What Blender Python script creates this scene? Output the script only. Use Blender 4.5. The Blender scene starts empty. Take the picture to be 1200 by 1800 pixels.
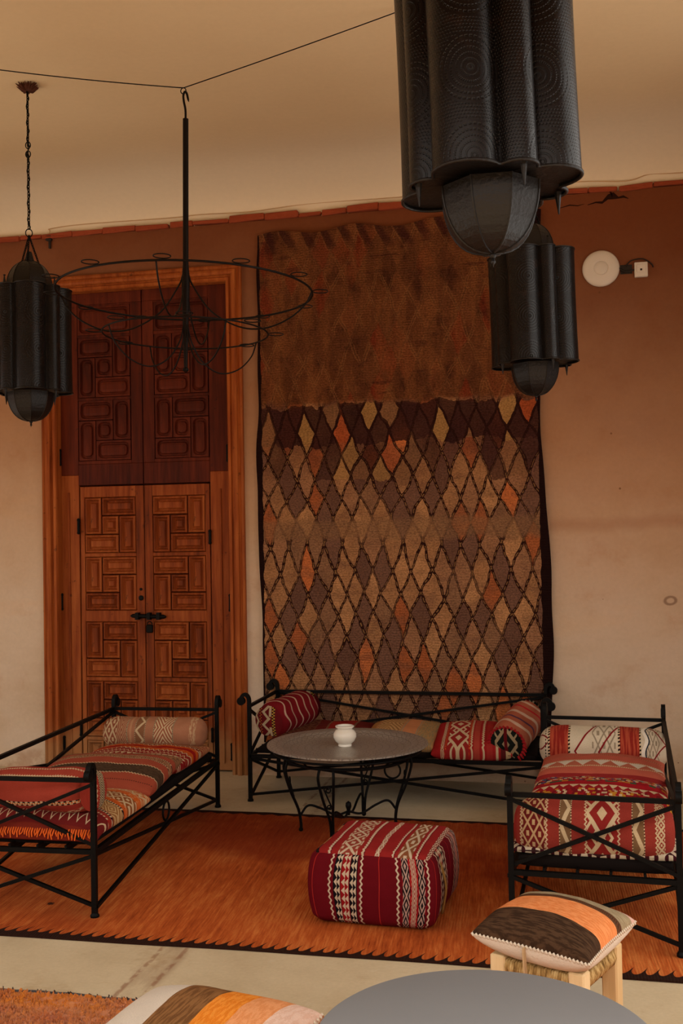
import bpy, bmesh, math, random
from mathutils import Vector, Matrix, noise as mnoise

R = math.radians
random.seed(7)
SC = bpy.context.scene
COL = SC.collection

# ------------------------------------------------------------------ camera
CAM_H = 1.6
yaw, pitch, roll = 0.21738674, 0.02134357, -0.01718834
fw = Vector((-math.sin(yaw) * math.cos(pitch), math.cos(yaw) * math.cos(pitch), math.sin(pitch)))
rt = Vector((math.cos(yaw), math.sin(yaw), 0))
up = rt.cross(fw)
rt2 = math.cos(roll) * rt + math.sin(roll) * up
up2 = -math.sin(roll) * rt + math.cos(roll) * up
cd = bpy.data.cameras.new('camera')
cam = bpy.data.objects.new('camera', cd)
COL.objects.link(cam)
m = Matrix.Identity(4)
for i in range(3):
    m[i][0], m[i][1], m[i][2] = rt2[i], up2[i], -fw[i]
m[0][3], m[1][3], m[2][3] = 0, 0, CAM_H
cam.matrix_world = m
cd.sensor_fit = 'VERTICAL'
cd.sensor_height = 36.0
cd.sensor_width = 24.0
cd.lens = 36.0 * 1870.0 / 1800.0
cd.clip_start = 0.05
cd.clip_end = 500
SC.camera = cam

# ------------------------------------------------------------------ light and exposure
world = bpy.data.worlds.new('sky')
SC.world = world
world.use_nodes = True
wn = world.node_tree.nodes
wn['Background'].inputs[0].default_value = (1.0, 0.95, 0.88, 1)
wn['Background'].inputs[1].default_value = 2.2
sd = bpy.data.lights.new('sun', 'SUN')
sd.energy = 6.0
sd.angle = R(0.6)
sd.color = (1.0, 0.93, 0.82)
sun = bpy.data.objects.new('sun', sd)
COL.objects.link(sun)
sun.rotation_euler = (R(-30), R(-10), 0)      # sun behind the house: the gallery is in shade, the courtyard is lit
sun.location = (0, -10, 12)
vs = SC.view_settings
vs.view_transform = 'Standard'
vs.look = 'None'
vs.exposure = 0.16
vs.gamma = 1.0
vs.use_curve_mapping = False
SC.cycles.max_bounces = 10
SC.cycles.diffuse_bounces = 2

# ------------------------------------------------------------------ node expressions
T = None


def lin(c):
    def f(x):
        x /= 255.0
        return x / 12.92 if x <= 0.04045 else ((x + 0.055) / 1.055) ** 2.4
    return (f(c[0]), f(c[1]), f(c[2]), 1.0)


class V:
    def __init__(s, sock): s.s = sock
    def __add__(s, o): return mth('ADD', s, o)
    __radd__ = __add__
    def __sub__(s, o): return mth('SUBTRACT', s, o)
    def __rsub__(s, o): return mth('SUBTRACT', o, s)
    def __mul__(s, o): return mth('MULTIPLY', s, o)
    __rmul__ = __mul__
    def __truediv__(s, o): return mth('DIVIDE', s, o)
    def __lt__(s, o): return mth('LESS_THAN', s, o)
    def __gt__(s, o): return mth('GREATER_THAN', s, o)


def plug(inp, v):
    if isinstance(v, V):
        T.links.new(v.s, inp)
    elif isinstance(v, (tuple, list)):
        inp.default_value = lin(v) if len(inp.default_value) == 4 else v
    else:
        inp.default_value = v


def mth(op, a, b=None, c=None):
    n = T.nodes.new('ShaderNodeMath')
    n.operation = op
    plug(n.inputs[0], a)
    if b is not None: plug(n.inputs[1], b)
    if c is not None: plug(n.inputs[2], c)
    return V(n.outputs[0])


def fr(a): return mth('FRACT', a)
def fl(a): return mth('FLOOR', a)
def ab(a): return mth('ABSOLUTE', a)
def mx(a, b): return mth('MAXIMUM', a, b)
def mn(a, b): return mth('MINIMUM', a, b)
def tri(a): return mth('ABSOLUTE', fr(a) - 0.5) * 2.0          # 1 on integers, 0 between
def band(u, a, b): return (u > a) * (u < b)


def sm(v, a, b):
    n = T.nodes.new('ShaderNodeMapRange')
    n.interpolation_type = 'SMOOTHSTEP'
    plug(n.inputs['Value'], v)
    n.inputs['From Min'].default_value = a
    n.inputs['From Max'].default_value = b
    return V(n.outputs[0])


def mixc(f, a, b):
    n = T.nodes.new('ShaderNodeMix')
    n.data_type = 'RGBA'
    plug(n.inputs[0], f)
    plug(n.inputs[6], a)
    plug(n.inputs[7], b)
    return V(n.outputs[2])


def mulc(a, b, f=1.0):
    n = T.nodes.new('ShaderNodeMix')
    n.data_type = 'RGBA'
    n.blend_type = 'MULTIPLY'
    plug(n.inputs[0], f)
    plug(n.inputs[6], a)
    plug(n.inputs[7], b)
    return V(n.outputs[2])


def gray(v):
    n = T.nodes.new('ShaderNodeCombineColor')
    for i in range(3): plug(n.inputs[i], v)
    return V(n.outputs[0])


def vec(x, y, z=0.0):
    n = T.nodes.new('ShaderNodeCombineXYZ')
    plug(n.inputs[0], x); plug(n.inputs[1], y); plug(n.inputs[2], z)
    return V(n.outputs[0])


def nz(v, scale, detail=3.0, rough=0.55):
    n = T.nodes.new('ShaderNodeTexNoise')
    plug(n.inputs['Vector'], v)
    n.inputs['Scale'].default_value = scale
    n.inputs['Detail'].default_value = detail
    n.inputs['Roughness'].default_value = rough
    return V(n.outputs['Fac'])


def wn2(a, b, k=0.0):
    n = T.nodes.new('ShaderNodeTexWhiteNoise')
    n.noise_dimensions = '3D'
    T.links.new(vec(a, b, k).s, n.inputs['Vector'])
    return V(n.outputs['Value'])


def vor(v, scale, feature='F1'):
    n = T.nodes.new('ShaderNodeTexVoronoi')
    n.feature = feature
    plug(n.inputs['Vector'], v)
    n.inputs['Scale'].default_value = scale
    return V(n.outputs['Distance'])


def ramp(v, stops):
    n = T.nodes.new('ShaderNodeValToRGB')
    cr = n.color_ramp
    while len(cr.elements) < len(stops): cr.elements.new(0.5)
    for e, (p, c) in zip(cr.elements, stops):
        e.position = p
        e.color = lin(c)
    plug(n.inputs[0], v)
    return V(n.outputs[0])


def rampc(v, stops):
    r = ramp(v, stops)
    r.s.node.color_ramp.interpolation = 'CONSTANT'
    return r


def coords(kind):
    n = T.nodes.new('ShaderNodeTexCoord')
    o = n.outputs[kind]
    sp = T.nodes.new('ShaderNodeSeparateXYZ')
    T.links.new(o, sp.inputs[0])
    return V(o), V(sp.outputs[0]), V(sp.outputs[1]), V(sp.outputs[2])


def begin(name):
    global T
    mt = bpy.data.materials.new(name)
    mt.use_nodes = True
    T = mt.node_tree
    return mt


def finish(mt, color, rough=0.8, metal=0.0, spec=0.3, bump=None, bdist=0.004, bstr=1.0, sheen=0.0):
    b = mt.node_tree.nodes['Principled BSDF']
    plug(b.inputs['Base Color'], color)
    plug(b.inputs['Roughness'], rough)
    plug(b.inputs['Metallic'], metal)
    b.inputs['Specular IOR Level'].default_value = spec
    if sheen:
        b.inputs['Sheen Weight'].default_value = sheen
        b.inputs['Sheen Roughness'].default_value = 0.6
    if bump is not None:
        bn = T.nodes.new('ShaderNodeBump')
        bn.inputs['Distance'].default_value = bdist
        bn.inputs['Strength'].default_value = bstr
        T.links.new(bump.s, bn.inputs['Height'])
        T.links.new(bn.outputs[0], b.inputs['Normal'])
    return mt


def simple(name, c, rough=0.7, metal=0.0, spec=0.3, var=0.15, scale=6.0, bump=0.0):
    mt = begin(name)
    o, x, y, z = coords('Object')
    n = nz(o, scale, 4.0)
    col = mulc(c, gray(1.0 - var + n * (2 * var)))
    return finish(mt, col, rough, metal, spec, bump=nz(o, scale * 8, 3.0) if bump else None, bdist=bump or 0.001)


# ------------------------------------------------------------------ textiles from a list of woven motifs
def motif(col, u, v, spec):
    """u runs across the stripes (0..1), v along them; draws one motif over col."""
    k = spec[0]
    if k == 'band':
        _, a, b, c = spec
        return mixc(band(u, a, b), col, c)
    if k == 'zig':                                 # zigzag line
        _, u0, amp, n, w, c = spec
        return mixc(ab(u - u0 - (tri(v * n) - 0.5) * amp) < w, col, c)
    if k == 'wave':                                # rounded wavy cord
        _, u0, amp, n, w, c = spec
        return mixc(ab(u - u0 - mth('SINE', v * (n * 6.2832)) * amp) < w, col, c)
    if k == 'cord':                                # two-ply stitched line
        _, u0, w, n, c1, c2 = spec
        cc = mixc(fr(v * n + (u - u0) * 12.0) < 0.5, c1, c2)
        return mixc(ab(u - u0) < w, col, cc)
    if k == 'diam':                                # concentric stepped lozenges
        _, a, b, n, rings, c1, c2 = spec
        s = (u - a) / (b - a)
        d = ab(s - 0.5) * 2.0 + tri(v * n)
        cc = mixc(fr(d * rings) < 0.5, c1, c2)
        return mixc(band(u, a, b), col, cc)
    if k == 'lat':                                 # open lattice of crossing lines with dots inside
        _, a, b, nu, n, w, c1, c2 = spec
        s = (u - a) / (b - a) * nu
        p, q = fr(s + v * n), fr(s - v * n)
        line = mx(ab(p - 0.5) > 0.5 - w, ab(q - 0.5) > 0.5 - w)
        dot = (ab(p - 0.5) + ab(q - 0.5)) < 0.24
        cc = mixc(mx(line, dot), c1, c2)
        return mixc(band(u, a, b), col, cc)
    if k == 'tri':                                 # rows of solid triangles
        _, a, b, rows, n, c1, c2 = spec
        s = fr((u - a) / (b - a) * rows)
        cc = mixc(tri(v * n) < s, c1, c2)
        return mixc(band(u, a, b), col, cc)
    if k == 'chk':                                 # blocks
        _, a, b, rows, n, c1, c2 = spec
        p = fl((u - a) / (b - a) * rows) + fl(v * n)
        cc = mixc(fr(p * 0.5) > 0.25, c1, c2)
        return mixc(band(u, a, b), col, cc)
    if k == 'rnd':                                 # random coloured dashes
        _, a, b, rows, n, cs = spec
        p = fl((u - a) / (b - a) * rows)
        w = wn2(p, fl(v * n + p * 0.37), rows)
        cc = rampc(w, [(i / len(cs), c) for i, c in enumerate(cs)])
        return mixc(band(u, a, b), col, cc)
    if k == 'hook':                                # hooked / meander fret
        _, a, b, n, c1, c2 = spec
        s = (u - a) / (b - a)
        d = ab(s - 0.5) * 2.0
        t = tri(v * n)
        h = mx(ab(d + t - 1.0) < 0.16, (ab(ab(d - t) - 0.35) < 0.10) * ((d + t) > 1.0))
        h = mx(h, (d + t) < 0.34)
        return mixc(band(u, a, b) * h, mixc(band(u, a, b), col, c1), c2)
    if k == 'comb':                                # toothed comb
        _, a, b, n, c1, c2 = spec
        s = (u - a) / (b - a)
        cc = mixc((fr(v * n) < 0.5) * (ab(s - 0.5) > 0.12), c1, c2)
        return mixc(band(u, a, b), col, cc)
    if k == 'mott':                                # mottled two-tone weft
        _, a, b, n, c1, c2 = spec
        w = nz(vec(u * 60.0, v * n), 1.0, 3.0)
        return mixc(band(u, a, b) * sm(w, 0.42, 0.58), mixc(band(u, a, b), col, c1), c2)
    if k == 'fuzz':                                # shaggy tufted edge line
        _, u0, w, c = spec
        r = nz(vec(u * 90.0, v * 40.0), 1.0, 2.0)
        return mixc((ab(u - u0 + (r - 0.5) * w) < w) * sm(r, 0.35, 0.5), col, c)
    raise ValueError(k)


def kilim(name, base, specs, axis='u', warp=0.012, bump=0.0025, rough=0.92, wear=0.22, weave=260.0):
    mt = begin(name)
    o, x, y, z = coords('UV')
    w1 = (nz(o, 5.0, 2.0) - 0.5) * warp
    w2 = (nz(vec(y + 3.1, x + 1.7), 7.0, 2.0) - 0.5) * warp
    u, v = (x + w1, y + w2) if axis == 'u' else (y + w1, x + w2)
    col = mixc(0.0, base, base)
    for s in specs: col = motif(col, u, v, s)
    n1 = nz(o, 9.0, 4.0)
    n2 = nz(o, 130.0, 2.0)
    col = mulc(col, gray(1.0 - wear + n1 * wear * 1.3 + (n2 - 0.5) * 0.35))
    ribs = tri(v * weave) * 0.35 + n2 * 0.8
    return finish(mt, col, rough, spec=0.06, bump=ribs, bdist=bump, bstr=0.5)


# ------------------------------------------------------------------ geometry helpers
def link(o, parent=None):
    COL.objects.link(o)
    if parent is not None: o.parent = parent
    return o


def tag(o, label, cat, group=None, kind=None):
    o['label'] = label
    o['category'] = cat
    if group: o['group'] = group
    if kind: o['kind'] = kind
    return o


def empty(name, loc=(0, 0, 0), rz=0.0):
    o = bpy.data.objects.new(name, None)
    o.location = loc
    o.rotation_euler = (0, 0, rz)
    o.empty_display_size = 0.1
    return link(o)


class MB:
    def __init__(s):
        s.v, s.f, s.uv, s.mi = [], [], [], []

    def add(s, verts, faces, uvs=None, mi=0):
        b = len(s.v)
        s.v += [Vector(p) for p in verts]
        s.uv += uvs if uvs else [(0, 0)] * len(verts)
        for f in faces:
            s.f.append([b + i for i in f])
            s.mi.append(mi)
        return s

    def box(s, x0, x1, y0, y1, z0, z1, mi=0):
        p = [(x, y, z) for z in (z0, z1) for y in (y0, y1) for x in (x0, x1)]
        return s.add(p, [(0, 2, 3, 1), (4, 5, 7, 6), (0, 1, 5, 4), (2, 6, 7, 3), (0, 4, 6, 2), (1, 3, 7, 5)], mi=mi)

    def cbox(s, x0, x1, y0, y1, z0, z1, c=0.004):
        """box with chamfered edges"""
        bm = bmesh.new()
        bmesh.ops.create_cube(bm, size=1.0)
        for w in bm.verts:
            w.co = Vector(((x0 + x1) / 2 + w.co.x * (x1 - x0), (y0 + y1) / 2 + w.co.y * (y1 - y0), (z0 + z1) / 2 + w.co.z * (z1 - z0)))
        bmesh.ops.bevel(bm, geom=bm.edges[:], offset=c, segments=1, affect='EDGES')
        bm.verts.ensure_lookup_table()
        r = s.add([w.co.copy() for w in bm.verts], [[w.index for w in f.verts] for f in bm.faces])
        bm.free()
        return r

    def tube(s, pts, r, n=8, closed=False, flat=None):
        """sweep a round (or n=4 square) section; r may be a list; flat scales the section's second axis"""
        P = [Vector(p) for p in pts]
        k = len(P)
        rr = r if isinstance(r, (list, tuple)) else [r] * k
        tang = []
        for i in range(k):
            a = P[(i - 1) % k] if (closed or i > 0) else P[i]
            b = P[(i + 1) % k] if (closed or i < k - 1) else P[i]
            t = b - a
            tang.append(t.normalized() if t.length > 1e-9 else Vector((0, 0, 1)))
        ref = Vector((0, 0, 1))
        if abs(tang[0].dot(ref)) > 0.95: ref = Vector((0, 1, 0))
        nrm = (ref - tang[0] * ref.dot(tang[0])).normalized()
        vs_, base = [], []
        off = math.pi / 4 if n == 4 else 0
        for i in range(k):
            if i > 0:
                nrm = nrm - tang[i] * nrm.dot(tang[i])
                nrm = nrm.normalized() if nrm.length > 1e-6 else Vector((1, 0, 0))
            bi = tang[i].cross(nrm)
            q = rr[i] * (1.4142 if n == 4 else 1)
            for j in range(n):
                a = off + 2 * math.pi * j / n
                vs_.append(P[i] + nrm * (math.cos(a) * q) + bi * (math.sin(a) * q * (flat or 1)))
        fs = []
        for i in range(k if closed else k - 1):
            for j in range(n):
                a, b = i * n + j, i * n + (j + 1) % n
                c, d = ((i + 1) % k) * n + (j + 1) % n, ((i + 1) % k) * n + j
                fs.append((a, b, c, d))
        if not closed:
            fs.append(tuple(range(n - 1, -1, -1)))
            fs.append(tuple(range((k - 1) * n, k * n)))
        return s.add(vs_, fs)

    def bar(s, a, b, r=0.011):
        return s.tube([a, b], r, 4)

    def lathe(s, prof, n=24, c=(0, 0, 0), uvs=False, mi=0):
        """prof: list of (radius, z)"""
        vs_, fs, uv = [], [], []
        for i, (r, z) in enumerate(prof):
            for j in range(n):
                a = 2 * math.pi * j / n
                vs_.append((c[0] + r * math.cos(a), c[1] + r * math.sin(a), c[2] + z))
        for i in range(len(prof) - 1):
            for j in range(n):
                fs.append((i * n + j, i * n + (j + 1) % n, (i + 1) * n + (j + 1) % n, (i + 1) * n + j))
        fs.append(tuple(range(n - 1, -1, -1)))
        fs.append(tuple(range((len(prof) - 1) * n, len(prof) * n)))
        return s.add(vs_, fs, mi=mi)

    def ball(s, c, r, n=10):
        return s.lathe([(max(r * math.sin(math.pi * i / n), 1e-4), -r * math.cos(math.pi * i / n)) for i in range(n + 1)], 12, c)

    def build(s, name, mats, parent=None, smooth=False, sharp=None):
        me = bpy.data.meshes.new(name)
        me.from_pydata([tuple(p) for p in s.v], [], s.f)
        me.validate()
        uvl = me.uv_layers.new(name='UVMap')
        for lp in me.loops: uvl.data[lp.index].uv = s.uv[lp.vertex_index]
        if not isinstance(mats, (list, tuple)): mats = [mats]
        for mm in mats: me.materials.append(mm)
        if len(mats) > 1:
            for p, i in zip(me.polygons, s.mi): p.material_index = i
        bm = bmesh.new()
        bm.from_mesh(me)
        bmesh.ops.recalc_face_normals(bm, faces=bm.faces[:])
        bm.to_mesh(me)
        bm.free()
        if smooth:
            for p in me.polygons: p.use_smooth = True
            if sharp is not None: me.set_sharp_from_angle(angle=R(sharp))
        return link(bpy.data.objects.new(name, me), parent)


def arc(c, r, a0, a1, n=10, plane='xz'):
    out = []
    for i in range(n + 1):
        a = R(a0 + (a1 - a0) * i / n)
        p, q = r * math.cos(a), r * math.sin(a)
        out.append((c[0] + p, c[1], c[2] + q) if plane == 'xz' else (c[0] + p, c[1] + q, c[2]))
    return out


def smoothpath(pts, per=6):
    """Catmull-Rom through pts"""
    P = [Vector(p) for p in pts]
    out = []
    for i in range(len(P) - 1):
        a = P[i - 1] if i > 0 else P[i] * 2 - P[i + 1]
        b, c = P[i], P[i + 1]
        d = P[i + 2] if i + 2 < len(P) else P[i + 1] * 2 - P[i]
        for k in range(per):
            t = k / per
            out.append(0.5 * ((2 * b) + (c - a) * t + (2 * a - 5 * b + 4 * c - d) * t * t + (3 * b - a - 3 * c + d) * t ** 3))
    out.append(P[-1])
    return out


def wob(p, s, a, seed=0.0):
    return mnoise.noise(Vector((p[0] * s + seed, p[1] * s + seed * 1.7, p[2] * s - seed))) * a


def copy_tree(o, parent=None):
    c = o.copy()
    COL.objects.link(c)
    c.parent = parent
    for ch in list(o.children): copy_tree(ch, c)
    return c


# ------------------------------------------------------------------ plain materials
M = {}


def plaster_material():
    mt = begin('limewash_plaster')
    o, x, y, z = coords('Object')
    big = nz(vec(x, z * 1.6, 0.0), 0.8, 5.0, 0.6)
    mid = nz(vec(x + 9.0, z), 2.6, 6.0, 0.65)
    fine = nz(o, 40.0, 4.0)
    col = ramp(big, [(0.30, (196, 166, 134)), (0.50, (214, 190, 164)), (0.68, (222, 202, 180))])
    col = mixc(sm(mid, 0.54, 0.74) * 0.35, col, (178, 122, 80))
    col = mixc(sm(nz(vec(x * 0.6, z * 2.2, 4.0), 1.5, 5.0), 0.55, 0.72) * 0.45, col, (222, 188, 152))
    # shade of the upper wall painted in, tan to dark brown with height
    upper_shade = z + (mid - 0.5) * 0.5 + (big - 0.5) * 0.8 + x * 0.10
    col = mixc(sm(upper_shade, 0.5, 2.3) * 0.68, col, (182, 124, 78))
    col = mixc(sm(upper_shade, 1.3, 3.7) * 0.95, col, (112, 56, 27))
    # a horizontal tide mark and a damp spot on the right
    tide = sm(ab(z - 1.64 - (nz(vec(x, 0.0), 3.0, 2.0) - 0.5) * 0.12), 0.07, 0.0) * (x > -0.17)
    col = mixc(tide * 0.30, col, (150, 88, 52))
    r2 = mth('SQRT', (x - 0.555) * (x - 0.555) + (z - 1.156) * (z - 1.156) * 2.0) + (mid - 0.5) * 0.05
    col = mixc(sm(ab(r2 - 0.030), 0.016, 0.004) * 0.6, col, (110, 72, 50))
    # chipped pale foot of the wall
    foot = sm(z + (nz(vec(x, z), 7.0, 4.0) - 0.5) * 0.14, 0.15, 0.09)
    col = mixc(foot * 0.5, col, mixc(sm(mid, 0.45, 0.55), (214, 190, 160), (176, 132, 100)))
    dots = vor(vec(x, z), 5.0)
    col = mixc((dots < 0.035) * (mid > 0.5) * 0.7, col, (110, 70, 45))
    col = mulc(col, gray(0.93 + fine * 0.14))
    return finish(mt, col, 0.92, spec=0.1, bump=fine * 0.4 + mid, bdist=0.012, bstr=0.35)


def ceiling_material():
    mt = begin('white_lime_ceiling')
    o, x, y, z = coords('Object')
    a = nz(o, 0.7, 4.0)
    b = nz(o, 30.0, 3.0)
    col = ramp(a, [(0.3, (214, 184, 144)), (0.7, (224, 196, 156))])
    col = mixc(sm(y, 5.9, 6.7), col, (236, 216, 186))     # paler towards the cove
    col = mulc(col, gray(0.96 + b * 0.08))
    return finish(mt, col, 0.95, spec=0.05, bump=nz(o, 3.0, 4.0), bdist=0.01, bstr=0.25)


def floor_material():
    mt = begin('worn_screed_floor')
    o, x, y, z = coords('Object')
    a = nz(o, 1.3, 6.0, 0.65)
    b = nz(o, 9.0, 5.0, 0.7)
    c = nz(o, 70.0, 3.0)
    col = ramp(a, [(0.3, (188, 166, 132)), (0.5, (206, 186, 152)), (0.7, (216, 198, 166))])
    col = mixc(sm(b, 0.55, 0.75) * 0.35, col, (176, 144, 104))
    # rubbed rust-brown drag marks running towards the wall
    wob_ = (nz(vec(x, y), 4.0, 3.0) - 0.5) * 0.03
    strip = sm(ab(x + 1.56 + wob_), 0.085, 0.05) * sm(nz(vec(x * 3.0, y * 1.2), 3.0, 5.0), 0.40, 0.62)
    col = mixc(strip * 0.5, col, (150, 118, 90))
    for x0 in (-1.612, -1.515):
        ln = sm(ab(x - x0 + wob_ * 0.5), 0.014, 0.004) * sm(nz(vec(x * 8.0, y * 5.0), 3.0, 4.0), 0.40, 0.55)
        col = mixc(ln * 0.6, col, (138, 86, 58))
    col = mixc(sm(nz(vec(x + 4.0, y * 1.5), 2.4, 6.0, 0.7), 0.56, 0.66) * 0.35, col, (172, 140, 100))
    col = mixc(sm(nz(vec(x, y), 5.0, 5.0, 0.7), 0.62, 0.72) * 0.3, col, (224, 212, 190))
    col = mulc(col, gray(0.90 + c * 0.20))
    return finish(mt, col, 0.62, spec=0.25, bump=b * 0.6 + c * 0.4, bdist=0.004, bstr=0.3)


def wood_material(name, c0, c1, c2, gray_amt=0.0):
    mt = begin(name)
    o, x, y, z = coords('Object')
    g, gx, gy, gz = coords('Generated')
    grain = nz(vec(x * 30.0, y * 30.0, z * 2.2), 1.0, 5.0, 0.65)
    big = nz(vec(x * 1.5, y, z * 0.9), 1.6, 3.0)
    inf = T.nodes.new('ShaderNodeObjectInfo')
    rnd = V(inf.outputs['Random'])
    col = ramp(grain * 0.7 + big * 0.3 + (rnd - 0.5) * 0.16, [(0.30, c0), (0.50, c1), (0.72, c2)])
    col = mixc(sm(nz(o, 22.0, 3.0), 0.66, 0.74) * 0.5, col, (40, 20, 12))
    if 'cedar' in name:                                # bare scuffed timber along the foot of the door
        gp = T.nodes.new('ShaderNodeNewGeometry')
        sp = T.nodes.new('ShaderNodeSeparateXYZ')
        T.links.new(gp.outputs['Position'], sp.inputs[0])
        pz = V(sp.outputs[2]) + (nz(V(gp.outputs['Position']), 5.0, 4.0) - 0.5) * 0.5
        col = mixc(sm(pz, 0.40, 0.02) * 0.7, col, (176, 130, 84))
    return finish(mt, col, 0.6, spec=0.15, bump=grain, bdist=0.003, bstr=0.4)


def iron_material(name='wrought_iron', c=(7, 6, 5), rough=0.55):
    mt = begin(name)
    o, x, y, z = coords('Object')
    n = nz(o, 40.0, 4.0)
    col = mixc(sm(n, 0.6, 0.75) * 0.4, c, (20, 13, 10))
    return finish(mt, col, rough, metal=0.0, spec=0.13, bump=nz(o, 120.0, 3.0), bdist=0.002, bstr=0.5)


def rug_material():
    mt = begin('orange_flatweave')
    o, x, y, z = coords('Object')        # metres, near hem at y = 0
    a = nz(vec(x * 1.4, y * 0.9), 1.6, 5.0, 0.6)
    streak = nz(vec(x * 46.0 + y * 4.0, y * 2.4), 1.0, 4.0, 0.7)
    skew = nz(vec(x * 110.0 + y * 9.0, y * 9.0), 1.0, 3.0, 0.6)
    fine = nz(o, 160.0, 2.0)
    col = ramp(a * 0.36 + streak * 0.36 + skew * 0.28, [(0.36, (132, 50, 17)), (0.5, (186, 90, 38)), (0.62, (214, 126, 64))])
    col = mixc(sm(nz(vec(x, y), 1.1, 4.0) + sm(y, 0.6, 1.7) * 0.16, 0.50, 0.72) * 0.75, col, (122, 38, 16))  # dark red blotches; shade towards the back painted in as more of them
    spots = vor(vec(x, y), 2.2)
    col = mixc((spots + (fine - 0.5) * 0.05) < 0.045, col, (70, 34, 20))
    col = mulc(col, gray(0.82 + fine * 0.36))
    dark = (44, 24, 17)
    hem = nz(vec(x, 0.0), 2.0, 2.0) * 0.03
    tooth = fr(x * 21.0 - y * 6.0 + nz(vec(x, 3.0), 6.0, 2.0) * 0.9)
    tongue = mth('POWER', ab(tooth - 0.42) * 1.7, 2.4)
    near = (y - hem - tongue * 0.070) < 0.016
    far = (y + tri(x * 11.0) * 0.022) > 1.935
    col = mixc(mx(near, far), col, dark)
    rib = tri(x * 90.0 + y * 5.0) * 0.5 + skew * 0.6 + fine * 0.5
    return finish(mt, col, 0.95, spec=0.08, bump=rib, bdist=0.004, bstr=0.6)


def shag_material():
    mt = begin('orange_shag_pile')
    o, x, y, z = coords('Object')
    a = nz(vec(x * 0.8, y * 2.2), 2.2, 5.0, 0.65)
    f = nz(o, 55.0, 4.0, 0.7)
    col = ramp(a, [(0.32, (190, 92, 44)), (0.46, (212, 128, 70)), (0.56, (222, 128, 30)), (0.70, (200, 104, 58))])
    col = mulc(col, gray(0.70 + f * 0.6))
    col = mixc(y > 1.962, col, (42, 22, 18))
    return finish(mt, col, 0.98, spec=0.05, bump=f, bdist=0.02, bstr=0.8, sheen=0.2)


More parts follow.
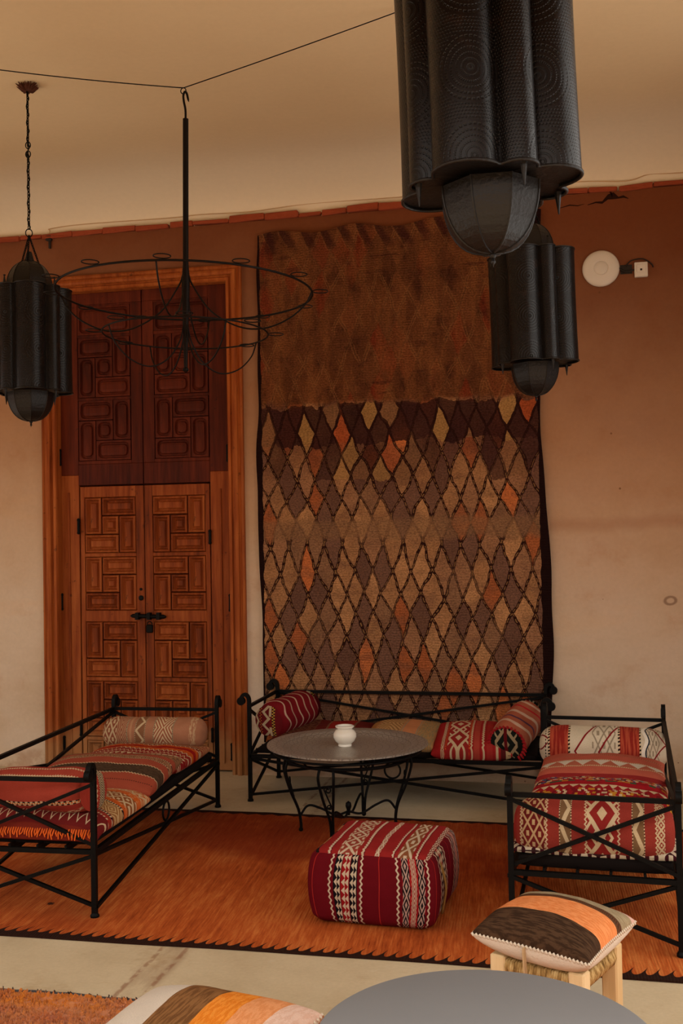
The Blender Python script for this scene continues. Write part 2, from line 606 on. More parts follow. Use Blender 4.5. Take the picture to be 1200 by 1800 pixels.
def wallrug_material():
    mt = begin('lozenge_pile_wall_rug')
    o, x0, y, zr_ = coords('Object')      # x 0..1.9, z from the bottom hem
    z0 = zr_ - 0.25
    wv = vec(x0, z0)
    x = x0 + (nz(wv, 2.2, 2.0) - 0.5) * 0.10 + (nz(wv, 14.0, 2.0) - 0.5) * 0.020
    z = z0 + (nz(vec(x0 + 5.0, z0), 2.0, 2.0) - 0.5) * 0.22 + (nz(vec(z0 + 8.0, x0), 14.0, 2.0) - 0.5) * 0.035
    pu, pv = 0.128, 0.300
    p, q = x / pu + z / pv, x / pu - z / pv
    fp, fq = fr(p), fr(q)
    ip, iq = fl(p), fl(q)
    # cells
    h1 = wn2(ip, iq, 1.0)
    cell = rampc(h1, [(0.0, (152, 108, 72)), (0.18, (128, 92, 66)), (0.32, (144, 102, 72)), (0.46, (108, 76, 60)),
                      (0.58, (166, 120, 80)), (0.68, (98, 68, 54)), (0.78, (176, 100, 56)), (0.90, (150, 84, 48))])
    # the band of dark pile with pale and orange lozenges
    dk = rampc(wn2(ip, iq, 5.0), [(0.0, (52, 26, 24)), (0.50, (44, 22, 22)), (0.60, (150, 112, 66)), (0.78, (150, 70, 36)), (0.9, (120, 84, 56))])
    cell = mixc(sm(nz(vec(x0, z0 * 2.0), 5.0, 4.0), 0.45, 0.65) * 0.45, cell, (104, 72, 54))
    edge_n = (nz(wv, 6.0, 3.0) - 0.5) * 0.22
    murk = sm(z0 + edge_n, 1.30, 1.72) * sm(nz(wv, 3.2, 4.0), 0.40, 0.56)
    cell = mixc(murk * 0.5, cell, (78, 42, 34))
    zone = mx(band(z0 + edge_n, 1.72, 1.98), band(z0 + edge_n, 1.48, 1.73) * (wn2(ip, iq, 12.0) > 0.45) * 0.75)
    cell = mixc(zone * 0.9, cell, dk)
    # upper half, older and redder, lozenges almost worn away
    top_m = sm(z0 + edge_n * 0.6, 1.96, 2.02)
    h2 = wn2(ip, iq, 9.0)
    faded = ramp(h2, [(0.0, (96, 56, 32)), (0.45, (86, 50, 30)), (0.75, (104, 62, 36)), (0.93, (104, 44, 26))])
    pat = nz(vec(x0 * 1.3, z0), 4.5, 4.0)
    faded = mixc(sm(pat, 0.50, 0.66) * 0.7, faded, (56, 28, 21))
    streak = nz(vec(x0 * 7.0, z0 * 1.1), 1.4, 4.0)
    faded = mixc(sm(streak, 0.42, 0.62) * 0.45, faded, (124, 76, 42))
    loz = sm(ab(ab(fp - 0.5) - 0.44), 0.05, 0.0)
    faded = mixc(mx(loz, sm(ab(ab(fq - 0.5) - 0.44), 0.05, 0.0)) * sm(nz(wv, 4.0, 2.0), 0.42, 0.58) * 0.55, faded, (136, 90, 52))
    faded = mixc(sm(nz(vec(x0, z0 * 5.0), 3.0, 4.0), 0.60, 0.70) * 0.6, faded, (64, 32, 24))
    faded = mixc(sm(z0 + edge_n, 2.98, 3.10) * sm(fp, 0.6, 0.3) * 0.8, faded, (56, 26, 22))
    col = mixc(top_m, cell, faded)
    # horizontal abrash bars of plainer weave
    bar1 = sm(ab(z0 - 1.16 + edge_n * 0.4), 0.09, 0.04)
    col = mixc(bar1 * 0.6, col, (126, 92, 64))
    # double dotted lozenge outlines
    dp, dq = ab(fp - 0.5), ab(fq - 0.5)
    wl = 0.5 - 0.070
    rp, rq = dp > wl, dq > wl
    core_p, core_q = dp > 0.5 - 0.022, dq > 0.5 - 0.022
    dash = fr(z * 26.0) < 0.62
    line = mx(rp, rq)
    core = mx(core_p, core_q) * dash
    vis = (1.0 - top_m * 0.85) * (1.0 - bar1 * 0.75) * (0.75 + 0.25 * sm(nz(wv, 3.0, 2.0), 0.35, 0.5))
    col = mixc(line * vis, col, (44, 22, 18))
    col = mixc(core * vis * (1.0 - zone) * 0.8, col, (134, 98, 60))
    # weft colour noise
    pile = sm(nz(vec(x0 * 75.0, z0 * 110.0), 1.0, 3.0, 0.7), 0.25, 0.75)
    rows = tri(z0 * 62.0 + (nz(wv, 9.0, 2.0) - 0.5) * 1.2)
    blotch = nz(wv, 7.0, 4.0)
    col = mulc(col, gray(0.40 + pile * 1.05 + blotch * 0.60))
    # black selvedges; the left strip also paints in the shadow along that edge
    ragged = (nz(vec(0.0, z0), 9.0, 3.0) - 0.5) * 0.03
    selv_shade = mx((x0 + ragged) < 0.022, (x0 + ragged) > 1.845)
    col = mixc(selv_shade, col, (34, 18, 16))
    return finish(mt, col, 0.97, spec=0.05, bump=rows * 0.7 + pile * 0.8 + line * vis * 0.5, bdist=0.012, bstr=0.55)


def lantern_material():
    mt = begin('pierced_dark_metal')
    o, u, v, w = coords('UV')            # metres around and up
    def dots(a, b, n):
        k = fl(b * n)
        p = fr(a * n + fr(k * 0.5)) - 0.5
        q = fr(b * n) - 0.5
        return sm(mth('SQRT', p * p + q * q), 0.36, 0.20)
    d = dots(u, v, 135.0)
    # round medallions of concentric dotted rings, one over another on each lobe
    cu = fr(u / 0.21 + 0.12) - 0.5
    cv = fr(v / 0.19 + 0.45) - 0.5
    rr = mth('SQRT', cu * cu * (0.21 * 0.21) + cv * cv * (0.19 * 0.19))
    ring = sm(ab(fr(rr / 0.0125) - 0.5), 0.26, 0.12) * (rr < 0.076)
    ang = mth('ARCTAN2', cv, cu)
    beads = ring * sm(tri(ang * 7.2), 0.30, 0.50)
    d = mixc(rr < 0.078, gray(d), gray(beads))
    n = nz(o, 14.0, 4.0)
    col = mixc(d, (14, 10, 9), (5, 4, 4))
    col = mixc(sm(n, 0.58, 0.72) * 0.35, col, (44, 26, 17))
    sp = T.nodes.new('ShaderNodeSeparateColor')
    T.links.new(d.s, sp.inputs[0])
    return finish(mt, col, 0.34, metal=0.0, spec=0.34, bump=V(sp.outputs[0]) * -1.0 + n * 0.3, bdist=0.004, bstr=0.6)


def tray_material():
    mt = begin('engraved_tin_tray')
    o, x, y, z = coords('Object')
    r = mth('SQRT', x * x + y * y)
    a = mth('ARCTAN2', y, x)
    ring = tri(r * 26.0)
    pet = tri(a * 7.64 + fl(r * 26.0) * 0.5)
    eng = mx(sm(ab(pet - ring), 0.22, 0.05), sm(ring, 0.85, 0.97))
    n = nz(o, 30.0, 5.0)
    col = mixc(eng * 0.6, (184, 178, 168), (104, 96, 86))
    col = mixc(sm(n, 0.5, 0.7) * 0.5, col, (160, 146, 126))
    return finish(mt, col, 0.36, metal=0.6, spec=0.5, bump=eng * -1.0 + n * 0.4, bdist=0.002, bstr=0.5)


def rush_material():
    mt = begin('twisted_rush')
    o, x, y, z = coords('Object')
    n = nz(vec(x * 70.0, y * 70.0, z * 18.0), 1.0, 4.0)
    col = ramp(n, [(0.3, (104, 74, 36)), (0.5, (172, 136, 82)), (0.7, (214, 184, 128))])
    return finish(mt, col, 0.85, spec=0.15, bump=n, bdist=0.006, bstr=0.7)


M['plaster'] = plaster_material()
M['ceiling'] = ceiling_material()
M['floor'] = floor_material()
M['brick'] = simple('red_brick', (150, 66, 36), 0.9, var=0.3, scale=9.0, bump=0.004)
M['mortar'] = simple('ochre_render_edge', (150, 92, 56), 0.95, var=0.2, scale=10.0, bump=0.006)
M['wood'] = wood_material('oiled_cedar', (84, 34, 12), (138, 64, 24), (172, 94, 44))
M['wood_frame'] = wood_material('cedar_frame', (98, 40, 13), (150, 73, 28), (184, 102, 46))
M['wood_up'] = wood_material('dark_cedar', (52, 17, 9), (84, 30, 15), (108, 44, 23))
M['iron'] = iron_material()
M['iron_thin'] = iron_material('chandelier_iron', (18, 11, 8), 0.5)
M['rug'] = rug_material()
M['shag'] = shag_material()
M['wallrug'] = wallrug_material()
M['lantern'] = lantern_material()
M['dome'] = simple('dark_sheet_metal', (20, 16, 14), 0.44, metal=0.1, spec=0.32, var=0.25, scale=12.0, bump=0.002)
M['tray'] = tray_material()
M['rush'] = rush_material()
M['pale_wood'] = wood_material('pale_eucalyptus', (206, 170, 118), (224, 192, 142), (236, 208, 162))
M['black_pad'] = simple('black_ticking', (22, 16, 14), 0.95, spec=0.1, var=0.2)
M['ceramic'] = simple('white_glaze', (236, 228, 214), 0.25, spec=0.5, var=0.03)
M['plastic'] = simple('white_plastic', (226, 214, 198), 0.45, spec=0.4, var=0.05, scale=3.0)
M['dark_plastic'] = simple('dark_cable', (40, 30, 24), 0.6)
M['cable'] = simple('painted_cable', (206, 168, 126), 0.8, var=0.2, scale=4.0)
M['grey_top'] = simple('grey_painted_top', (132, 132, 133), 0.55, spec=0.3, var=0.05, scale=5.0)
M['rosette'] = simple('dry_brown_twine', (76, 38, 22), 0.95, var=0.3, scale=30.0)
M['undercloth'] = simple('undyed_cotton', (216, 200, 180), 0.95, var=0.08, scale=20.0, bump=0.002)
M['tape'] = simple('cotton_tie', (196, 164, 122), 0.95, var=0.1)
M['fringe'] = simple('orange_wool', (226, 100, 30), 0.95, var=0.25, scale=20.0)
M['red_wool'] = simple('red_wool', (170, 24, 30), 0.95, var=0.3, scale=25.0)
M['crack'] = simple('dark_crack', (46, 26, 18), 1.0, spec=0.0)

# ------------------------------------------------------------------ the room
WY = 6.879
LEDGE = 3.735
CEIL = 4.0


def struct(o):
    o['kind'] = 'structure'
    return o


def grid_plane(name, x0, x1, y0, y1, z, mat, nx=1, ny=1):
    b = MB()
    vs_ = [(x0 + (x1 - x0) * i / nx, y0 + (y1 - y0) * j / ny, z) for j in range(ny + 1) for i in range(nx + 1)]
    fs = [(j * (nx + 1) + i, j * (nx + 1) + i + 1, (j + 1) * (nx + 1) + i + 1, (j + 1) * (nx + 1) + i) for j in range(ny) for i in range(nx)]
    b.add(vs_, fs)
    return b.build(name, mat)


XL, XR, YF = -6.2, 1.75, 1.75
b = MB(); b.box(XL - 0.3, XR + 0.3, -1.5, WY + 0.4, -0.15, 0.0)
struct(b.build('floor', M['floor']))
g = MB(); g.box(-60, 60, -60, -1.5, -0.25, -0.12)
struct(g.build('ground', simple('courtyard_earth', (196, 164, 128), 0.95, var=0.15, scale=0.5)))

# unseen walls added behind and beside the camera to block the low sky
g = MB()
g.box(-16, 14, -9.4, -9, -0.2, 3.3); g.box(-16.4, -16, -9.4, 12, -0.2, 3.3); g.box(14, 14.4, -9.4, 12, -0.2, 3.3)
struct(g.build('wall_sky_blocker', simple('sky_blocker_brown', (120, 88, 62), 0.95, var=0.2, scale=0.6)))

# back wall, with the doorway left open
DX0, DX1, DTOP = -3.64, -2.21, 3.42
b = MB()
b.box(XL, DX0, WY, WY + 0.4, 0, LEDGE)
b.box(DX1, XR, WY, WY + 0.4, 0, LEDGE)
b.box(DX0, DX1, WY, WY + 0.4, DTOP, LEDGE)
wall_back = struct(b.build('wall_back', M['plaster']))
# broken row of bricks along the top of the lower wall
x = -4.6
k = 0
while x < 1.6:
    w = random.uniform(0.15, 0.27)
    h = random.uniform(0.024, 0.045)
    pr = random.uniform(0.012, 0.03)
    bb = MB(); bb.cbox(-w / 2, w / 2, -0.08, 0.08, -h / 2, h / 2, 0.006)
    bb.v = [p + Vector((wob(p, 40, 0.010, k), wob(p, 40, 0.010, k + 9), wob(p, 40, 0.012, k + 5))) for p in bb.v]
    br = bb.build('brick', M['brick'], wall_back)
    br.location = (x + w / 2, WY + 0.08 - pr, LEDGE + h / 2 + random.uniform(-0.004, 0.006))
    br.rotation_euler = (0, random.uniform(-0.02, 0.02), 0)
    x += w + random.uniform(-0.002, 0.009)
    k += 1
# crumbling crack under the ledge on the right
cr = MB()
def crack(pts, ws):
    P = [Vector((p[0], WY - 0.0015, p[1])) for p in pts]
    L = [p + Vector((0, 0, w)) for p, w in zip(P, ws)] + [p - Vector((0, 0, w)) for p, w in zip(P, ws)]
    n = len(P)
    cr.add(L, [(i, i + 1, n + i + 1, n + i) for i in range(n - 1)])
crack([(0.11, 3.66), (0.16, 3.672), (0.20, 3.668), (0.235, 3.70), (0.27, 3.705), (0.30, 3.69), (0.33, 3.695), (0.36, 3.68)],
      [0.002, 0.005, 0.008, 0.016, 0.022, 0.006, 0.008, 0.002])
crack([(-0.06, 3.655), (0.0, 3.668), (0.05, 3.66), (0.09, 3.668)], [0.002, 0.004, 0.003, 0.001])
crack([(0.245, 3.735), (0.26, 3.715), (0.262, 3.70)], [0.004, 0.012, 0.004])
cr.build('crack', M['crack'], wall_back)

# upper band curving into the flat ceiling
b = MB()
prof = [(WY + 0.02, LEDGE), (WY + 0.02, LEDGE + 0.03)]
CR = 0.60
for i in range(13):
    a = math.pi / 2 * i / 12
    prof.append((WY + 0.02 - CR + CR * math.cos(a), CEIL - 0.235 + 0.235 * math.sin(a)))
prof += [(YF, CEIL), (YF, CEIL + 0.3), (WY + 0.4, CEIL + 0.3), (WY + 0.4, LEDGE)]
n = len(prof)
vs_ = [(XL, p[0], p[1]) for p in prof] + [(XR, p[0], p[1]) for p in prof]
b.add(vs_, [(i, (i + 1) % n, n + (i + 1) % n, n + i) for i in range(n)] + [tuple(range(n)), tuple(range(2 * n - 1, n - 1, -1))])
struct(b.build('ceiling', M['ceiling'], smooth=True, sharp=40))
# side walls reach out halfway, then the gallery is open on piers
b = MB(); b.box(XL - 0.3, XL, 5.3, WY + 0.4, 0, CEIL + 0.3); b.box(XL - 0.3, XL, YF, 5.3, 2.9, CEIL + 0.3)
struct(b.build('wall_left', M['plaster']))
b = MB(); b.box(XR, XR + 0.3, 5.1, WY + 0.4, 0, CEIL + 0.3); b.box(XR, XR + 0.3, YF, 5.1, 3.78, CEIL + 0.3)
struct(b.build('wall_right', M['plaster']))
b = MB(); b.box(XL - 0.3, XR + 0.3, YF - 0.4, YF, 2.78, CEIL + 0.3)
for px in (XL - 0.1, -4.1, XR + 0.1):
    b.box(px - 0.2, px + 0.2, YF - 0.4, YF, 0, 2.78)
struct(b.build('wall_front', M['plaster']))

# ------------------------------------------------------------------ the door
def rrect(w, h, inset, r, d, m_=4):
    x1, z1 = w / 2 - inset, h / 2 - inset
    r = max(min(r, x1 * 0.98, z1 * 0.98), 0.0008)
    out = []
    for cx, cz, a0 in ((x1 - r, z1 - r, 0), (-x1 + r, z1 - r, 90), (-x1 + r, -z1 + r, 180), (x1 - r, -z1 + r, 270)):
        for i in range(m_):
            a = R(a0 + 90 * i / (m_ - 1))
            out.append((cx + r * math.cos(a), d, cz + r * math.sin(a)))
    return out


PANELS = {}


def panel(x0, x1, z0, z1, y, style, mat, parent, name='panel'):
    w, h = round(x1 - x0, 3), round(z1 - z0, 3)
    key = (w, h, style, mat.name)
    if key not in PANELS:
        if style == 'square':
            prof = [(0.0, 0.004, 0.001), (0.006, -0.005, 0.001), (0.013, -0.005, 0.001), (0.026, 0.020, 0.001), (0.031, 0.020, 0.001), (0.043, 0.006, 0.001)]
        else:
            prof = [(0.0, 0.004, 0.001), (0.0, 0.0, 0.001), (0.012, 0.0, 0.032), (0.017, 0.017, 0.03), (0.027, 0.017, 0.026), (0.033, 0.004, 0.022), (0.05, 0.001, 0.012)]
        bb = MB()
        vs_ = []
        for ins, d, r in prof: vs_ += rrect(w, h, ins, r, d)
        n = 16
        fs = []
        for i in range(len(prof) - 1):
            for j in range(n):
                fs.append((i * n + j, i * n + (j + 1) % n, (i + 1) * n + (j + 1) % n, (i + 1) * n + j))
        fs.append(tuple(range((len(prof) - 1) * n, len(prof) * n)))
        bb.add(vs_, fs)
        o = bb.build(name, mat, parent)
        PANELS[key] = o.data
    else:
        o = link(bpy.data.objects.new(name, PANELS[key]), parent)
    o.location = ((x0 + x1) / 2, y, (z0 + z1) / 2)
    return o


def pinwheel(x0, x1, z0, z1, y, flip, style, mat, parent, g=0.006):
    """five cells: two upright, two level, one square in the middle"""
    w, h = (x1 - x0) / 3, (z1 - z0) / 3
    cells = [(0, 1, 1, 3), (1, 3, 2, 3), (2, 3, 0, 2), (0, 2, 0, 1), (1, 2, 1, 2)]
    for a, b_, c, d in cells:
        if flip: a, b_ = 3 - b_, 3 - a
        panel(x0 + a * w + g / 2, x0 + b_ * w - g / 2, z0 + c * h + g / 2, z0 + d * h - g / 2, y, style, mat, parent)


door = bpy.data.objects.new('door_1', None)
link(door)
struct(door)
door['label'] = 'tall carved cedar double door with a smaller wicket door in it'
FY = WY + 0.045       # face of the big leaves
SEAM = -2.936
# moulded surround, mitred round three sides
profile = [(0.0, 0.0), (0.0, -0.030), (0.012, -0.038), (0.022, -0.030), (0.030, -0.030), (0.036, -0.046), (0.052, -0.052), (0.066, -0.044),
           (0.072, -0.024), (0.080, -0.024), (0.086, -0.034), (0.104, -0.034), (0.110, -0.022), (0.110, 0.06)]
bb = MB()
vs_ = []
ox0, ox1, oz = -3.665, -2.185, 3.445
for ins, d in profile:
    vs_ += [(ox0 + ins, WY + d, 0.0), (ox0 + ins, WY + d, oz - ins), (ox1 - ins, WY + d, oz - ins), (ox1 - ins, WY + d, 0.0)]
fs = []
for i in range(len(profile) - 1):
    for j in range(3): fs.append((i * 4 + j, i * 4 + j + 1, (i + 1) * 4 + j + 1, (i + 1) * 4 + j))
bb.add(vs_, fs)
bb.build('frame', M['wood_frame'], door)
bb = MB(); bb.box(ox0 + 0.02, ox1 - 0.02, WY + 0.10, WY + 0.14, 0.0, oz - 0.03)
bb.build('backing_board', M['wood_up'], door)


def bars(parent, mat, name, rects, y0, y1):
    for (a, b_, c, d) in rects:
        q = MB(); q.cbox(a, b_, y0, y1, c, d, 0.003)
        q.build(name, mat, parent)


for side in (0, 1):
    mirror = side == 1
    def X(a, b_):
        """measured on the viewer's left leaf, mirrored about the seam for the other"""
        if not mirror: return a, b_
        return 2 * SEAM - b_, 2 * SEAM - a
    leaf = link(bpy.data.objects.new('leaf', None), door)
    # big leaf: stiles, top rail, middle rail over the wicket
    e0, e1 = X(-3.557, -3.424)
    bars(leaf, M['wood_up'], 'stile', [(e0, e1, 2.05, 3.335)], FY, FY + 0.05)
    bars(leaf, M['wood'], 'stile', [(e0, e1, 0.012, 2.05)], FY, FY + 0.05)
    # raised bead on the outer stile
    e0, e1 = X(-3.505, -3.492)
    bars(leaf, M['wood'], 'bead', [(e0, e1, 0.06, 1.93)], FY - 0.010, FY + 0.02)
    e0, e1 = X(-3.424, SEAM - 0.003)
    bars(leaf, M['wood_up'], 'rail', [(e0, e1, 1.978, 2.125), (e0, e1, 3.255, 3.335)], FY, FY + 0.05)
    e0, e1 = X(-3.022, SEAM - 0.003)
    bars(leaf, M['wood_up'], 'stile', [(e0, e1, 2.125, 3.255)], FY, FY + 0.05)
    # rounded upper panels
    u0, u1 = X(-3.424, -3.022)
    zz = [2.150, 2.595, 3.040, 3.240]
    for q in (0, 1):
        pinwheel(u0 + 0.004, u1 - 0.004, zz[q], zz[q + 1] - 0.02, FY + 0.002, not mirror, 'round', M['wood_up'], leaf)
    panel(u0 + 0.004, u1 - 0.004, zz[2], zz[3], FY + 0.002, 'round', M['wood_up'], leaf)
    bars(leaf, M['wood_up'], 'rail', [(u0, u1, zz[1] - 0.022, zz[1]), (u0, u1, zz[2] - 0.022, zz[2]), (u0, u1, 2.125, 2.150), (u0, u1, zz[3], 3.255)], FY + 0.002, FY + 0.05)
    # wicket leaf
    wk = link(bpy.data.objects.new('wicket_leaf', None), door)
    wf = FY + 0.004
    a0, a1 = X(-3.416, -3.384)
    c0, c1 = X(-2.998, SEAM - 0.003)
    p0, p1 = X(-3.384, -2.998)
    zs = [(1.500, 1.892), (1.098, 1.474), (0.633, 1.020), (0.216, 0.606)]
    bars(wk, M['wood'], 'stile', [(a0, a1, 0.012, 1.968), (c0, c1, 0.012, 1.968)], wf, wf + 0.04)
    bars(wk, M['wood'], 'rail', [(p0, p1, 1.892, 1.968), (p0, p1, 1.474, 1.500), (p0, p1, 1.020, 1.098), (p0, p1, 0.606, 0.633), (p0, p1, 0.192, 0.216), (p0, p1, 0.012, 0.05)], wf, wf + 0.04)
    for (z0, z1) in zs:
        pinwheel(p0, p1, z0, z1, wf + 0.002, mirror, 'square', M['wood'], wk)
    w3 = (p1 - p0) / 3
    for q in range(3):
        panel(p0 + q * w3 + 0.003, p0 + (q + 1) * w3 - 0.003, 0.053, 0.190, wf + 0.002, 'square', M['wood'], wk)
# iron fittings
def pin(x, z, h):
    q = MB(); q.tube([(x, FY - 0.014, z - h / 2), (x, FY - 0.014, z + h / 2)], 0.010, 8); q.ball((x, FY - 0.014, z + h / 2), 0.012, 6); q.ball((x, FY - 0.014, z - h / 2), 0.012, 6)
    q.build('hinge', M['iron'], door, smooth=True, sharp=50)
for x, z, h in ((-3.558, 2.18, 0.10), (-3.556, 1.16, 0.10), (-3.55, 0.16, 0.10), (-2.314, 2.17, 0.10), (-2.312, 1.15, 0.10), (-2.314, 0.14, 0.10),
                (-3.422, 1.69, 0.09), (-2.45, 1.60, 0.08), (-3.42, 0.27, 0.08), (-2.452, 0.25, 0.08)):
    pin(x, z, h)
q = MB(); q.tube([(-3.035, FY - 0.018, 1.062), (-3.02, FY - 0.018, 1.062), (-2.79, FY - 0.018, 1.056), (-2.775, FY - 0.018, 1.056)], [0.006, 0.014, 0.014, 0.006], 10)
for xx in (-2.985, -2.90, -2.83): q.box(xx - 0.012, xx + 0.012, FY - 0.035, FY + 0.004, 1.036, 1.084)
latch = q.build('latch_bolt', M['iron'], door, smooth=True, sharp=40)
q = MB(); q.tube(arc((-2.895, FY - 0.022, 1.005), 0.018, 0, 180, 8), 0.004, 6); q.cbox(-2.918, -2.872, FY - 0.034, FY - 0.010, 0.945, 1.003, 0.006)
q.build('padlock', M['iron'], latch)
for zz_, rr_ in ((1.245, 0.010), (1.185, 0.018)):
    q = MB()
    q.v = []
    q.lathe([(rr_, 0), (rr_, 0.006), (rr_ * 0.6, 0.009), (0.001, 0.009)], 16)
    o = q.build('keyhole_plate', M['iron'], door)
    o.location = (-2.965, FY + 0.004, zz_)
    o.rotation_euler = (R(90), 0, 0)

# ------------------------------------------------------------------ rug hung on the wall
def hung_rug():
    W, H, nx, nz_ = 1.885, 3.42, 64, 120
    b = MB()
    fr_, bk = [], []
    for j in range(nz_ + 1):
        z = H * j / nz_
        le = 0.012 * math.sin(z * 2.1 + 1.0) + mnoise.noise(Vector((0.3, z * 3.0, 1.0))) * 0.016
        re = 0.022 * math.sin(z * 1.9 + 0.2) + mnoise.noise(Vector((5.3, z * 2.6, 4.0))) * 0.02
        for i in range(nx + 1):
            s = i / nx
            x = W * s + le * (1 - s) + re * s
            d = 0.010 * math.sin(s * 9.0 + z * 0.7) + mnoise.noise(Vector((x * 2.2, z * 1.1, 2.0))) * 0.014
            d += 0.010 * (0.5 + 0.5 * math.sin(s * 40.0 + z)) * max(0, (z - 3.05) / 0.37)
            top_dip = (0.018 * math.sin(s * 22.0) - 0.02 * (1 - s)) * max(0, (z - 3.15) / 0.27)
            fr_.append((x, -0.038 + d * 0.9, z + top_dip))
            bk.append((x, -0.018 + d * 0.9, z + top_dip))
    n = (nx + 1) * (nz_ + 1)
    b.add(fr_ + bk, [])
    w = nx + 1
    for j in range(nz_):
        for i in range(nx):
            a = j * w + i
            b.f.append([a, a + 1, a + w + 1, a + w]); b.mi.append(0)
            b.f.append([n + a, n + a + w, n + a + w + 1, n + a + 1]); b.mi.append(0)
    ring = [i for i in range(w)] + [j * w + nx for j in range(1, nz_ + 1)] + [nz_ * w + i for i in range(nx - 1, -1, -1)] + [j * w for j in range(nz_ - 1, 0, -1)]
    for k_ in range(len(ring)):
        a, c = ring[k_], ring[(k_ + 1) % len(ring)]
        b.f.append([a, n + a, n + c, c]); b.mi.append(0)
    o = b.build('wall_rug', M['wallrug'], smooth=True, sharp=60)
    o.location = (-2.072, WY - 0.003, 0.225)
    tag(o, 'tall worn pile rug with lozenge lattice hanging on the wall beside the door', 'rug')


hung_rug()

# ------------------------------------------------------------------ rugs on the floor
def floor_rug(name, x0, x1, y0, y1, th, mat, nx, ny, amp, seed, nearwave=0.0):
    b = MB()
    top, bot = [], []
    for j in range(ny + 1):
        for i in range(nx + 1):
            x, y = (x1 - x0) * i / nx, (y1 - y0) * j / ny
            e = nearwave * math.sin(x * 1.7 + seed) * (1 - j / ny) + mnoise.noise(Vector((x * 1.5, seed, j / ny))) * nearwave
            h = th + mnoise.noise(Vector((x * 2.5, y * 2.5, seed))) * amp + mnoise.noise(Vector((x * 9, y * 5, seed))) * amp * 0.5
            top.append((x, y + e, max(h, th * 0.6)))
            bot.append((x, y + e, 0.001))
    n = (nx + 1) * (ny + 1)
    w = nx + 1
    b.add(top + bot, [])
    for j in range(ny):
        for i in range(nx):
            a = j * w + i
            b.f.append([a, a + 1, a + w + 1, a + w]); b.mi.append(0)
    ring = [i for i in range(w)] + [j * w + nx for j in range(1, ny + 1)] + [ny * w + i for i in range(nx - 1, -1, -1)] + [j * w for j in range(ny - 1, 0, -1)]
    for k_ in range(len(ring)):
        a, c = ring[k_], ring[(k_ + 1) % len(ring)]
        b.f.append([a, n + a, n + c, c]); b.mi.append(0)
    o = b.build(name, mat, smooth=True, sharp=50)
    o.location = (x0, y0, 0)
    return o


tag(floor_rug('orange_rug', -3.6, 1.6, 3.945, 5.915, 0.008, M['rug'], 120, 60, 0.004, 3.0, 0.012),
    'large orange flat woven rug with dark toothed hem under the iron daybeds', 'rug')
r2 = floor_rug('shag_rug', -3.6, 1.4, 1.48, 3.46, 0.02, M['shag'], 140, 70, 0.010, 8.0, 0.01)
tag(r2, 'shaggy orange rug with dark edge at the bottom of the picture', 'rug')
r2.rotation_euler = (0, 0, R(-0.6))
pile = MB()
for i in range(9000):                                  # loose shag where the rug comes into view
    px, py = random.uniform(1.2, 3.1), random.uniform(1.45, 1.962)
    a = random.uniform(0, 6.283)
    ln, w_ = random.uniform(0.010, 0.022), 0.0022
    dx, dy = math.cos(a) * ln, math.sin(a) * ln
    pile.add([(px - dy * 0.12, py + dx * 0.12, 0.014), (px + dy * 0.12, py - dx * 0.12, 0.014), (px + dx * 0.5, py + dy * 0.5, 0.034), (px + dx, py + dy, 0.026)], [(0, 1, 2), (1, 3, 2), (0, 2, 3)])
pl_ = pile.build('shag_pile', M['shag'], r2)
pl_['kind'] = 'stuff'

# ------------------------------------------------------------------ wrought iron daybeds
PZ_RAIL, PZ_SEAT = 0.572, 0.272


